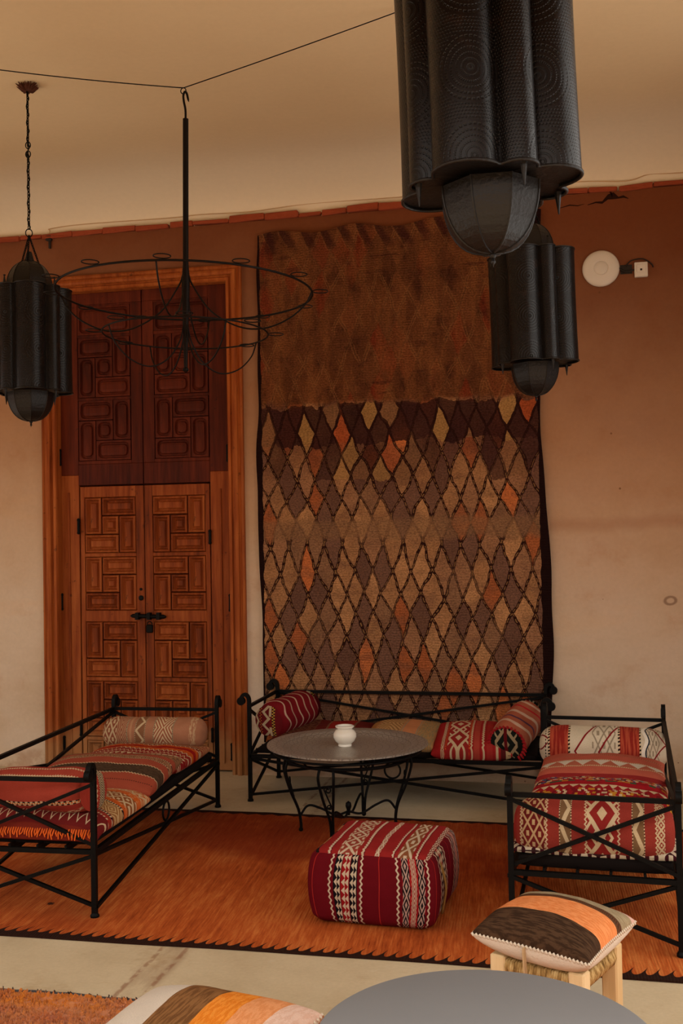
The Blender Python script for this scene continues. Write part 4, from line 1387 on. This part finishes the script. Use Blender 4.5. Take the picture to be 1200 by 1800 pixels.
# ------------------------------------------------------------------ kilim pouf
PR = (158, 32, 36)
WB = (206, 184, 156)
k_ptop = kilim('pouf_top', (150, 38, 36), [
    ('chk', 0.0, 0.05, 1, 5, BLK, (190, 150, 80)), ('wave', 0.145, 0.004, 22, 0.010, WB), ('cord', 0.16, 0.004, 40, BLK, PR), ('lat', 0.22, 0.38, 1, 2.5, 0.10, (150, 62, 46), WB), ('diam', 0.23, 0.37, 5, 2, (152, 66, 50), (196, 160, 130)), ('lat', 0.235, 0.365, 1, 5, 0.10, (152, 66, 50), WB), ('wave', 0.425, 0.004, 22, 0.010, WB), ('cord', 0.44, 0.004, 40, BLK, PR),
    ('chk', 0.535, 0.575, 1, 12, BLK, (150, 60, 50)), ('lat', 0.535, 0.575, 1, 7, 0.2, (150, 40, 40), WB), ('wave', 0.69, 0.004, 22, 0.008, WB), ('cord', 0.70, 0.004, 40, BLK, PR), ('diam', 0.73, 0.84, 3, 1.5, (140, 84, 52), (186, 150, 104)), ('lat', 0.73, 0.84, 1, 3, 0.10, (140, 84, 52), WB), ('wave', 0.875, 0.004, 22, 0.008, WB), ('cord', 0.887, 0.004, 40, BLK, PR),
    ('diam', 0.95, 0.995, 9, 1, WB, (120, 30, 34))], warp=0.006)
k_pside = kilim('pouf_side', (104, 15, 24), [
    ('band', 0.05, 0.056, (176, 44, 36)), ('wave', 0.195, 0.006, 12, 0.007, WB), ('band', 0.225, 0.405, (26, 20, 24)), ('band', 0.282, 0.348, (150, 24, 28)), ('tri', 0.232, 0.278, 2, 9, (26, 20, 24), WB), ('tri', 0.288, 0.342, 2, 9, (150, 24, 28), WB), ('tri', 0.352, 0.398, 2, 9, (26, 20, 24), WB), ('wave', 0.435, 0.006, 12, 0.007, WB),
    ('band', 0.575, 0.581, (176, 44, 36)), ('wave', 0.72, 0.006, 12, 0.007, WB), ('chk', 0.75, 0.81, 1, 8, (24, 20, 22), (150, 26, 30)), ('diam', 0.755, 0.805, 4, 1.25, (30, 22, 24), (186, 150, 136)), ('chk', 0.81, 0.87, 1, 8, (150, 24, 30), (170, 36, 34)), ('diam', 0.82, 0.86, 4, 2, (150, 24, 30), WB),
    ('chk', 0.87, 0.93, 1, 8, (150, 26, 30), (24, 20, 22)), ('diam', 0.875, 0.925, 4, 1.25, (186, 150, 136), (30, 22, 24)), ('wave', 0.955, 0.006, 12, 0.007, WB)], warp=0.004)


def pouf():
    W, D, H, n, r = 0.50, 0.50, 0.30, 24, 0.045
    b = MB()

    def shape(p):
        """p in the unit box -> soft bulging block"""
        x, y, z = p
        q = Vector((x * W / 2, y * D / 2, z * H / 2))
        inner = Vector((W / 2 - r, D / 2 - r, H / 2 - r * 0.8))
        c = Vector((max(-inner.x, min(inner.x, q.x)), max(-inner.y, min(inner.y, q.y)), max(-inner.z, min(inner.z, q.z))))
        d = q - c
        if d.length > 1e-6:
            dn = d.normalized()
            q = c + Vector((dn.x * r, dn.y * r, dn.z * r * 0.8)) if max(abs(x), abs(y), abs(z)) > 0.999 else q
        bul = 0.024 * (1 - z * z) if max(abs(x), abs(y)) > 0.9 else 0
        q.x += bul * x
        q.y += bul * y
        if z > 0.9: q.z += 0.014 * (1 - x * x) * (1 - y * y)
        q += Vector((wob(q, 6, 0.008, 2), wob(q, 6, 0.008, 5), wob(q, 5, 0.006, 8) if z > -0.9 else 0))
        q.z += H / 2
        return q

    faces6 = [('z', 1, 0), ('y', -1, 1), ('x', 1, 1), ('y', 1, 1), ('x', -1, 1), ('z', -1, 1)]
    for ax, sg, mi in faces6:
        vs_, uv, fs = [], [], []
        for j in range(n + 1):
            for i in range(n + 1):
                s, t = -1 + 2 * i / n, -1 + 2 * j / n
                p = {'z': (s, t, sg), 'y': (s, sg, t), 'x': (sg, s, t)}[ax]
                vs_.append(shape(p)); uv.append(((s + 1) / 2, (t + 1) / 2))
        for j in range(n):
            for i in range(n):
                a = j * (n + 1) + i
                fs.append((a, a + 1, a + n + 2, a + n + 1))
        b.add(vs_, fs, uv, mi)
    o = b.build('kilim_pouf', [k_ptop, k_pside], smooth=True)
    bm = bmesh.new(); bm.from_mesh(o.data)
    bmesh.ops.remove_doubles(bm, verts=bm.verts[:], dist=0.0006)
    bmesh.ops.recalc_face_normals(bm, faces=bm.faces[:])
    bm.to_mesh(o.data); bm.free()
    # woven edging up the right-hand corner
    s = MB()
    pts = [(0.262, -0.10, 0.03), (0.282, -0.11, 0.14), (0.262, -0.12, 0.235), (0.225, -0.10, 0.275), (0.205, 0.02, 0.293), (0.2, 0.14, 0.29)]
    s.tube(smoothpath(pts, 6), 0.010, 6, flat=0.5)
    s.build('woven_edging', k_beige_edge, o, smooth=True)
    return o


o = pouf()
o.location = (-0.828, 4.500, 0.010)
o.rotation_euler = (0, 0, R(-4))
tag(o, 'square red kilim pouf with white patterned bands on the orange rug', 'pouf')


# ------------------------------------------------------------------ rush stools and their cushions
def rush_stool(loc, rz, label):
    t = empty('rush_stool', loc, rz)
    S, H, p = 0.29, 0.375, 0.024
    e = S / 2 - p
    for sx in (-1, 1):
        for sy in (-1, 1):
            q = MB(); q.cbox(sx * e - p, sx * e + p, sy * e - p, sy * e + p, 0, H, 0.005)
            q.build('leg', M['pale_wood'], t)
    for zc in (0.12,):
        for sg in (-1, 1):
            q = MB(); q.tube([(-e, sg * e, zc), (e, sg * e, zc)], 0.011, 8); q.build('stretcher', M['pale_wood'], t)
            q = MB(); q.tube([(sg * e, -e, zc + 0.04), (sg * e, e, zc + 0.04)], 0.011, 8); q.build('stretcher', M['pale_wood'], t)
    # rush seat: cords wrapped over the four rails
    for k_ in range(4):
        q = MB()
        ncord = 26
        ca, sa = math.cos(k_ * math.pi / 2), math.sin(k_ * math.pi / 2)
        for i in range(ncord):
            u = -e + p + (2 * (e - p)) * (i + 0.5) / ncord
            inner = abs(u) * 0.98
            pts = []
            for (yy, zz_) in ((-inner - 0.002, H - 0.014), (-e + 0.01, H - 0.010), (-e - 0.016, H - 0.014), (-e - 0.022, H - 0.030), (-e - 0.016, H - 0.048), (-e + 0.012, H - 0.052)):
                x, y = u + random.uniform(-.0006, .0006), yy
                pts.append((x * ca - y * sa, x * sa + y * ca, zz_))
            q.tube(pts, 0.0048, 5)
        q.build('rush_weave', M['rush'], t, smooth=True)
    q = MB(); q.box(-e, e, -e, e, H - 0.034, H - 0.020); q.build('seat_core', M['rush'], t)
    tag(t, label, 'stool')
    return t


SCZ = R(-23)
rush_stool((-0.085, 3.215, 0.0), SCZ, 'pale wooden stool with woven rush seat at the edge of the orange rug')
DKB = (70, 48, 34)
k_sc = kilim('wool_stripes_dark', (206, 122, 68), [
    ('band', -0.1, 0.29, (66, 46, 32)), ('mott', -0.1, 0.285, 8, (58, 40, 28), (84, 60, 42)), ('mott', 0.29, 0.64, 12, (226, 132, 74), (238, 152, 94)), ('band', 0.64, 0.73, (96, 62, 40)), ('cord', 0.69, 0.025, 60, (96, 62, 40), (76, 50, 34)), ('mott', 0.73, 0.92, 16, (150, 130, 100), (168, 150, 118)), ('band', 0.92, 1.1, (214, 172, 156))], axis='v', warp=0.02, wear=0.15)


def seam_cord(o, w, d, z, pull, mat, n=80):
    s = MB()
    pts = []
    for i in range(n):
        k_ = i / n * 4
        side, f = int(k_), (k_ - int(k_)) * 2 - 1
        sx, sy = [(f, -1), (1, f), (-f, 1), (-1, -f)][side]
        pts.append((w / 2 * sx * (1 - pull * (1 - sy * sy)), d / 2 * sy * (1 - pull * (1 - sx * sx)), z))
    if mat is M['stitch']:
        for i in range(0, n):
            a, c = Vector(pts[i]), Vector(pts[(i + 1) % n])
            s.tube([a + Vector((0, 0, 0.004)), a.lerp(c, 0.55) - Vector((0, 0, 0.004))], 0.0038, 5)
    else:
        s.tube(pts, 0.004, 6, closed=True)
    return s.build('overstitched_seam', mat, o, smooth=True)


M['stitch'] = simple('cream_stitches', (222, 206, 184), 0.9, var=0.05)
o = pad('stool_cushion', 0.358, 0.358, 0.13, [k_sc, M['undercloth']], 21.0, 44, 0.36, 0.05, 0.42, 0.010)
o.location = (-0.09, 3.212, 0.379)
o.rotation_euler = (R(1), R(2), SCZ)
seam_cord(o, 0.358, 0.358, 0.054, 0.05, M['stitch'], 120)
s = MB()
s.tube(smoothpath([(-0.015, -0.176, 0.053), (-0.014, -0.174, 0.02), (-0.012, -0.170, -0.03), (-0.010, -0.168, -0.08)], 5), 0.008, 4, flat=0.25)
s.build('tie', M['tape'], o)
tag(o, 'striped dark brown, orange and grey wool cushion tied on the rush stool', 'cushion')

rush_stool((-0.92, 2.37, 0.0), R(-8), 'rush stool hidden under the foreground striped cushion')
k_fc = kilim('wool_stripes_bright', (214, 198, 180), [
    ('band', 0.31, 0.55, (124, 82, 46)), ('mott', 0.31, 0.55, 6, (112, 74, 42), (142, 98, 58)), ('band', 0.55, 0.72, (226, 130, 40)), ('mott', 0.55, 0.72, 10, (222, 124, 36), (234, 144, 54)), ('mott', 0.72, 0.88, 12, (220, 142, 88), (230, 156, 104)), ('mott', 0.88, 1.0, 12, (222, 180, 158), (230, 194, 174))], axis='u', warp=0.02, wear=0.1)
o = pad('stool_cushion', 0.47, 0.47, 0.14, [k_fc, M['undercloth']], 23.0, 44, 0.36, 0.05, 0.42, 0.008)
o.location = (-0.905, 2.38, 0.352)
o.rotation_euler = (0, 0, R(-8))
seam_cord(o, 0.47, 0.47, 0.06, 0.05, M['stitch'], 120)
tag(o, 'bright orange, brown and white striped wool cushion at the bottom edge', 'cushion')

# ------------------------------------------------------------------ grey round table
t = empty('round_table', (-0.205, 2.21, 0.032))
q = MB(); q.lathe([(0.001, 0.505), (0.345, 0.505), (0.354, 0.509), (0.357, 0.517), (0.354, 0.526), (0.348, 0.530), (0.001, 0.530)], 96)
q.build('table_top', M['grey_top'], t, smooth=True, sharp=35)
q = MB(); q.lathe([(0.10, 0.505), (0.10, 0.498), (0.028, 0.490), (0.025, 0.05), (0.03, 0.03)], 24)
q.build('pedestal', M['iron'], t, smooth=True, sharp=40)
q = MB(); q.lathe([(0.03, 0.035), (0.12, 0.026), (0.20, 0.014), (0.205, 0.0), (0.001, 0.0)], 40)
q.build('base', M['iron'], t, smooth=True, sharp=40)
tag(t, 'round grey topped pedestal table cut by the bottom of the picture', 'table')


# ------------------------------------------------------------------ pierced metal lanterns
def lobe_radius(a):
    best = 0.10
    for k_ in range(8):
        phi = k_ * math.pi / 4
        d, r = (0.137, 0.077) if k_ % 2 == 0 else (0.150, 0.043)
        de = a - phi
        de = (de + math.pi) % (2 * math.pi) - math.pi
        sn = d * math.sin(de)
        if abs(de) < math.pi / 2 and abs(sn) < r:
            best = max(best, d * math.cos(de) + math.sqrt(r * r - sn * sn))
    return best


def lantern_proto():
    t = bpy.data.objects.new('pierced_lantern', None)
    link(t)
    H = 0.54
    n = 240
    ang = [2 * math.pi * i / n for i in range(n + 1)]
    rad = [lobe_radius(a) for a in ang]
    arcl = [0.0]
    for i in range(n):
        p = Vector((rad[i] * math.cos(ang[i]), rad[i] * math.sin(ang[i])))
        c = Vector((rad[i + 1] * math.cos(ang[i + 1]), rad[i + 1] * math.sin(ang[i + 1])))
        arcl.append(arcl[-1] + (p - c).length)
    # pierced body
    b = MB()
    zs = [0, H * 0.25, H * 0.5, H * 0.75, H]
    vs_, uv, fs = [], [], []
    for z in zs:
        k_ = 1.0 - 0.012 * math.sin(z / H * 3.1)
        for i in range(n + 1):
            vs_.append((rad[i] * k_ * math.cos(ang[i]), rad[i] * k_ * math.sin(ang[i]), z)); uv.append((arcl[i], z))
    for j in range(len(zs) - 1):
        for i in range(n):
            a = j * (n + 1) + i
            fs.append((a, a + 1, a + n + 2, a + n + 1))
    b.add(vs_, fs, uv)
    body = b.build('body', M['lantern'], t, smooth=True, sharp=40)
    # rolled rims and closing plates
    for z in (0.0, H):
        q = MB(); q.tube([(rad[i] * math.cos(ang[i]), rad[i] * math.sin(ang[i]), z) for i in range(0, n, 2)], 0.0042, 6, closed=True)
        q.build('rim', M['dome'], t, smooth=True)
        q = MB()
        zz_ = z + (0.006 if z == 0 else -0.006)
        ins = [(rad[i] * 0.99 * math.cos(ang[i]), rad[i] * 0.99 * math.sin(ang[i]), zz_) for i in range(n)] + [(0, 0, zz_ + (0.02 if z == 0 else -0.02))]
        q.add(ins, [(i, (i + 1) % n, n) for i in range(n)])
        q.build('plate', M['dome'], t)
    # eight-sided domes above and below
    prof = [(0.118 * math.cos(a) ** 0.8, 0.150 * math.sin(a)) for a in [math.pi / 2 * i / 10 for i in range(10)]] + [(0.004, 0.150)]
    q = MB(); q.lathe([(r, H + z) for r, z in prof], 8); q.build('dome', M['dome'], t)
    q = MB(); q.lathe([(r, -z) for r, z in prof], 8); d2 = q.build('dome', M['dome'], t)
    for up_ in (0, 1):
        for k_ in range(8):                            # raised seams between the gores
            a = 2 * math.pi * k_ / 8
            q = MB(); q.tube([(r * math.cos(a), r * math.sin(a), (H + z) if up_ else -z) for r, z in prof], 0.0028, 5)
            q.build('seam', M['dome'], t)
    q = MB(); q.ball((0, 0, -0.155), 0.008, 6); q.tube([(0, 0, -0.16), (0, 0, -0.182)], [0.005, 0.001], 6); q.ball((0, 0, -0.170), 0.006, 6)
    q.build('finial', M['dome'], t, smooth=True)
    q = MB(); q.lathe([(0.026, H + 0.135), (0.024, H + 0.16), (0.014, H + 0.195), (0.012, H + 0.20)], 12)
    q.build('cap', M['dome'], t, smooth=True, sharp=40)
    for k_ in range(4):
        a = k_ * math.pi / 2 + math.pi / 4
        x, y = 0.175 * math.cos(a), 0.175 * math.sin(a)
        q = MB(); q.tube([(x, y, H - 0.002), (x, y, H + 0.038), (x, y, H + 0.041), (x, y, H + 0.045)], [0.009, 0.003, 0.007, 0.006], 8); q.build('spike', M['dome'], t)
        q = MB(); q.tube([(x, y, 0.002), (x, y, -0.032), (x, y, -0.050)], [0.009, 0.004, 0.0015], 8); q.build('spike', M['dome'], t)
    # three hanging chains up to a ring
    for k_ in range(3):
        a = R(20 + 120 * k_)
        p0 = Vector((0.055 * math.cos(a), 0.055 * math.sin(a), H + 0.135))
        p1 = Vector((0, 0, H + 0.285))
        chain(p0, p1, 0.018, 0.0022).build('hanging_chain', M['iron'], t, smooth=True)
    q = MB(); q.tube([(0.017 * math.cos(2 * math.pi * i / 16), 0, H + 0.300 + 0.021 * math.sin(2 * math.pi * i / 16)) for i in range(16)], 0.003, 6, closed=True)
    q.build('ring', M['iron'], t, smooth=True)
    return t


def chain(p0, p1, ln, wire):
    """interlocked oval links from p0 to p1"""
    b = MB()
    d = p1 - p0
    n = max(2, int(d.length / (ln * 0.72)))
    ax = d.normalized()
    u = ax.orthogonal().normalized()
    w = ax.cross(u)
    for i in range(n):
        c = p0 + d * ((i + 0.5) / n)
        side = u if i % 2 else w
        b.tube([c + ax * (ln * 0.55 * math.cos(2 * math.pi * j / 10)) + side * (ln * 0.26 * math.sin(2 * math.pi * j / 10)) for j in range(10)], wire, 5, closed=True)
    return b


proto = lantern_proto()


def lantern(src, loc, tilt, rz, label):
    t = src
    t.location = loc
    t.rotation_euler = (tilt[0], tilt[1], rz)
    tag(t, label, 'lantern', 'pierced metal lanterns')
    # drop from the ceiling to the lantern's own ring
    mw = Matrix.Translation(loc) @ t.rotation_euler.to_matrix().to_4x4()
    top = mw @ Vector((0, 0, 0.54 + 0.322))
    H_ = CEIL - 0.012
    iv = mw.inverted()
    zr = top.z
    q = MB()
    mid1, mid2 = zr + (H_ - zr) * 0.52, zr + (H_ - zr) * 0.58
    a_ = Vector((top.x, top.y, zr)); c_ = Vector((top.x, top.y, mid1)); d_ = Vector((top.x, top.y, mid2)); e_ = Vector((top.x, top.y, H_ - 0.02))
    q = chain(iv @ a_, iv @ c_, 0.024, 0.0026)
    dz = iv @ d_; ez = iv @ e_
    q2 = chain(dz, ez, 0.020, 0.0026)
    q.add(q2.v, q2.f)
    for pc in ((c_ + d_) / 2 - Vector((0, 0, 0.02)), d_ + Vector((0, 0, 0.005))):
        q.tube([iv @ (pc + Vector((0.014 * math.cos(2 * math.pi * i / 12), 0, 0.018 * math.sin(2 * math.pi * i / 12)))) for i in range(12)], 0.003, 5, closed=True)
    q.tube([iv @ (c_ + Vector((0, 0, -0.01))), iv @ (d_ + Vector((0, 0, 0.01)))], 0.003, 5)
    # the lead twisted round the chain
    q.tube([iv @ Vector((top.x + 0.007 * math.cos(i * 0.9), top.y + 0.007 * math.sin(i * 0.9), zr + (H_ - 0.02 - zr) * i / 60)) for i in range(61)], 0.0028, 5)
    q.build('chain', M['iron'], t, smooth=True)
    return t


def rosette(loc):
    b = MB()
    for i in range(90):
        a = random.uniform(0, 2 * math.pi)
        r = random.uniform(0.03, 0.062)
        z = random.uniform(-0.02, 0.0)
        b.tube([(0.004 * math.cos(a), 0.004 * math.sin(a), -0.03), (r * 0.6 * math.cos(a), r * 0.6 * math.sin(a), z - 0.012), (r * math.cos(a), r * math.sin(a), z + 0.006)], [0.004, 0.004, 0.0015], 4)
    o = b.build('ceiling_rosette', M['rosette'])
    o.location = loc
    return tag(o, 'fuzzy brown twine rosette on the ceiling above a lantern chain', 'rosette')


LLOC = (-2.775, 5.075, 2.372)
L1 = lantern(proto, LLOC, (R(0), R(0)), R(29), 'dark pierced lantern hanging in front of the carved door frame')
L2 = lantern(copy_tree(proto), (-0.183, 5.25, 2.412), (R(0), R(-1.2)), R(-14), 'dark pierced lantern hanging before the edge of the wall rug')
L3 = lantern(copy_tree(proto), (-0.180, 2.46, 2.392), (R(0), R(-1.6)), R(-16), 'dark pierced lantern nearest the camera, its upper half cut off by the top edge')
for L_ in (L2, L3):                                    # copies carry the first one's chain as well: drop it
    for ch in [c for c in L_.children if c.name.startswith('chain')][:1]:
        bpy.data.objects.remove(ch)
rosette((L1.location.x, L1.location.y, CEIL - 0.004))

# ------------------------------------------------------------------ ring chandelier on its wire
CC = Vector((-1.775, 4.70, 0))
ch = empty('ring_chandelier', (CC.x, CC.y, 2.30))
ch.rotation_euler = (R(-0.6), R(0.6), 0)
IR = M['iron_thin']
def P_(z): return z - 2.30
q = MB(); q.tube([(0, 0, P_(3.575)), (0, 0, P_(2.86))], 0.0135, 12); q.build('stem', IR, ch, smooth=True, sharp=40)
q = MB(); q.tube([(0, 0, P_(2.88)), (0, 0, P_(2.80)), (0, 0, P_(2.56)), (0, 0, P_(2.395))], [0.014, 0.020, 0.013, 0.008], 10); q.lathe([(0.003, -0.012), (0.014, -0.004), (0.014, 0.006), (0.006, 0.014)], 10, (0, 0, P_(2.385)))
q.build('spindle', IR, ch, smooth=True, sharp=40)
q = MB(); q.tube(smoothpath([(0, 0, P_(3.57)), (-0.001, 0, P_(3.62)), (-0.009, 0, P_(3.66)), (-0.011, 0, P_(3.69)), (-0.003, 0, P_(3.706)), (0.006, 0, P_(3.695)), (0.012, 0, P_(3.67)), (0.016, 0, P_(3.655))], 5), [0.0055] * 28 + [0.0055, 0.0055, 0.005, 0.005, 0.004, 0.003, 0.002, 0.0015], 8)
q.build('hook', IR, ch, smooth=True)


def hoop(R_, z, name, wire):
    q = MB(); q.tube([(R_ * math.cos(2 * math.pi * i / 64), R_ * math.sin(2 * math.pi * i / 64), z) for i in range(64)], wire, 8, closed=True)
    return q.build(name, IR, ch, smooth=True)


h1 = hoop(0.595, P_(2.745), 'upper_hoop', 0.0052)
h2 = hoop(0.385, P_(2.555), 'lower_hoop', 0.0040)


def loops(R_, z, n, off, host):
    for i in range(n):
        a = 2 * math.pi * i / n + off
        c = Vector(((R_ + 0.037) * math.cos(a), (R_ + 0.037) * math.sin(a), z + 0.007))
        q = MB(); q.tube([c + Vector((0.036 * math.cos(2 * math.pi * j / 20), 0.036 * math.sin(2 * math.pi * j / 20), 0)) for j in range(20)], 0.0026, 6, closed=True)
        q.build('candle_ring', IR, host, smooth=True)


loops(0.595, P_(2.745), 12, R(12), h1)
loops(0.385, P_(2.555), 8, R(20), h2)
for k_ in range(4):
    a = R(9 + 90 * k_)
    d = Vector((math.cos(a), math.sin(a), 0))
    pts = [d * 0.012 + Vector((0, 0, P_(2.84))), d * 0.035 + Vector((0, 0, P_(2.78))), d * 0.12 + Vector((0, 0, P_(2.66))), d * 0.25 + Vector((0, 0, P_(2.585))), d * 0.37 + Vector((0, 0, P_(2.575))), d * 0.48 + Vector((0, 0, P_(2.615))), d * 0.56 + Vector((0, 0, P_(2.68))), d * 0.595 + Vector((0, 0, P_(2.745)))]
    q = MB(); q.tube(smoothpath(pts, 6), 0.0040, 6); q.build('arm', IR, ch, smooth=True)
for k_ in range(4):
    a = R(48 + 90 * k_)
    d = Vector((math.cos(a), math.sin(a), 0))
    pts = [d * 0.010 + Vector((0, 0, P_(2.60))), d * 0.03 + Vector((0, 0, P_(2.52))), d * 0.09 + Vector((0, 0, P_(2.43))), d * 0.18 + Vector((0, 0, P_(2.385))), d * 0.28 + Vector((0, 0, P_(2.41))), d * 0.355 + Vector((0, 0, P_(2.48))), d * 0.385 + Vector((0, 0, P_(2.555)))]
    q = MB(); q.tube(smoothpath(pts, 6), 0.0036, 6); q.build('arm', IR, ch, smooth=True)
tag(ch, 'black iron double hoop chandelier hanging from a ceiling wire before the door', 'chandelier')

hk = Vector((CC.x - 0.003 + 0.012, CC.y, 3.718))
q = MB()
def sagged(a, b_, s, n=24):
    return [a.lerp(b_, i / n) - Vector((0, 0, s * 4 * (i / n) * (1 - i / n))) for i in range(n + 1)]
q.tube(sagged(Vector((-3.10, 4.69, CEIL - 0.002)), hk, 0.012), 0.0028, 6)
q.tube(sagged(hk, Vector((-0.69, 4.76, CEIL - 0.002)), 0.004), 0.0028, 6)
q.tube([hk + Vector((0.013 * math.sin(2 * math.pi * i / 14), 0, -0.014 + 0.014 * math.cos(2 * math.pi * i / 14))) for i in range(14)], 0.0026, 6, closed=True)
o = q.build('suspension_wire', M['iron_thin'], smooth=True)
tag(o, 'thin twisted wire stretched under the ceiling carrying the chandelier hook', 'wire')

# ------------------------------------------------------------------ fittings on the wall
def on_wall(o, x, z, y=WY):
    o.location = (x, y, z)
    o.rotation_euler = (R(90), 0, 0)
    return o


ap = empty('wall_disc')
on_wall(ap, 0.182, 3.247)
q = MB(); q.lathe([(0.108, 0.0), (0.114, 0.006), (0.114, 0.016), (0.106, 0.026), (0.085, 0.034), (0.050, 0.0385), (0.044, 0.0385), (0.042, 0.036), (0.040, 0.0385), (0.001, 0.040)], 64)
q.build('cover', M['plastic'], ap, smooth=True, sharp=60)
q = MB(); q.lathe([(0.105, 0.0), (0.105, 0.004), (0.001, 0.004)], 48); q.build('mount', M['plastic'], ap)
tag(ap, 'round white plastic wireless disc on the upper wall', 'access point')
bx = empty('junction_box')
on_wall(bx, 0.425, 3.222)
q = MB(); q.cbox(-0.040, 0.040, -0.046, 0.046, 0, 0.030, 0.004); q.build('housing', M['plastic'], bx)
q = MB(); q.cbox(-0.028, 0.028, -0.018, 0.030, 0.030, 0.034, 0.002); q.build('cover', M['plastic'], bx)
q = MB(); q.cbox(-0.006, 0.006, -0.008, 0.004, 0.033, 0.0355, 0.001); q.build('socket', M['dark_plastic'], bx)
tag(bx, 'small square white socket box beside the wall disc', 'socket')
q = MB()
q.box(0.300, 0.372, WY - 0.004, WY, 3.205, 3.262)
q.tube(smoothpath([(0.285, WY - 0.012, 3.25), (0.33, WY - 0.02, 3.215), (0.385, WY - 0.012, 3.225)], 5), 0.005, 6)
q.tube(smoothpath([(0.33, WY - 0.012, 3.25), (0.37, WY - 0.012, 3.285), (0.44, WY - 0.01, 3.29), (0.49, WY - 0.008, 3.255), (0.50, WY - 0.004, 3.235)], 6), 0.004, 6)
o = q.build('cable_outlet', M['dark_plastic'])
tag(o, 'dark open outlet with loose cables between the disc and the socket', 'cable')
# painted cable tacked along the cove
def cable(pts, name, label):
    q = MB(); q.tube(smoothpath(pts, 5), 0.0034, 6)
    o = q.build(name, M['cable'], smooth=True)
    return tag(o, label, 'cable')
CYW = WY + 0.004
cable([(-3.60, WY - 0.006, 3.735), (-3.602, CYW, 3.79), (-3.59, CYW, 3.803), (-3.327, CYW, 3.815), (-2.69, CYW, 3.806), (-2.474, CYW, 3.812), (-2.116, CYW, 3.802), (-1.717, CYW, 3.822), (-1.175, CYW, 3.815), (-0.5, CYW, 3.81), (0.034, CYW, 3.815), (0.348, CYW, 3.792), (0.487, CYW, 3.822), (0.691, CYW, 3.815), (1.4, CYW, 3.81)],
      'ceiling_cable', 'thin painted cable tacked along the foot of the cove above the bricks')
q = MB(); q.cbox(-3.625, -3.580, WY - 0.022, WY + 0.01, 3.715, 3.752, 0.004); q.cbox(-3.605, -3.588, WY - 0.016, WY, 3.66, 3.72, 0.003)
o = q.build('cable_bracket', M['dark_plastic'])
tag(o, 'small dark cable bracket on the brick ledge above the door corner', 'bracket')
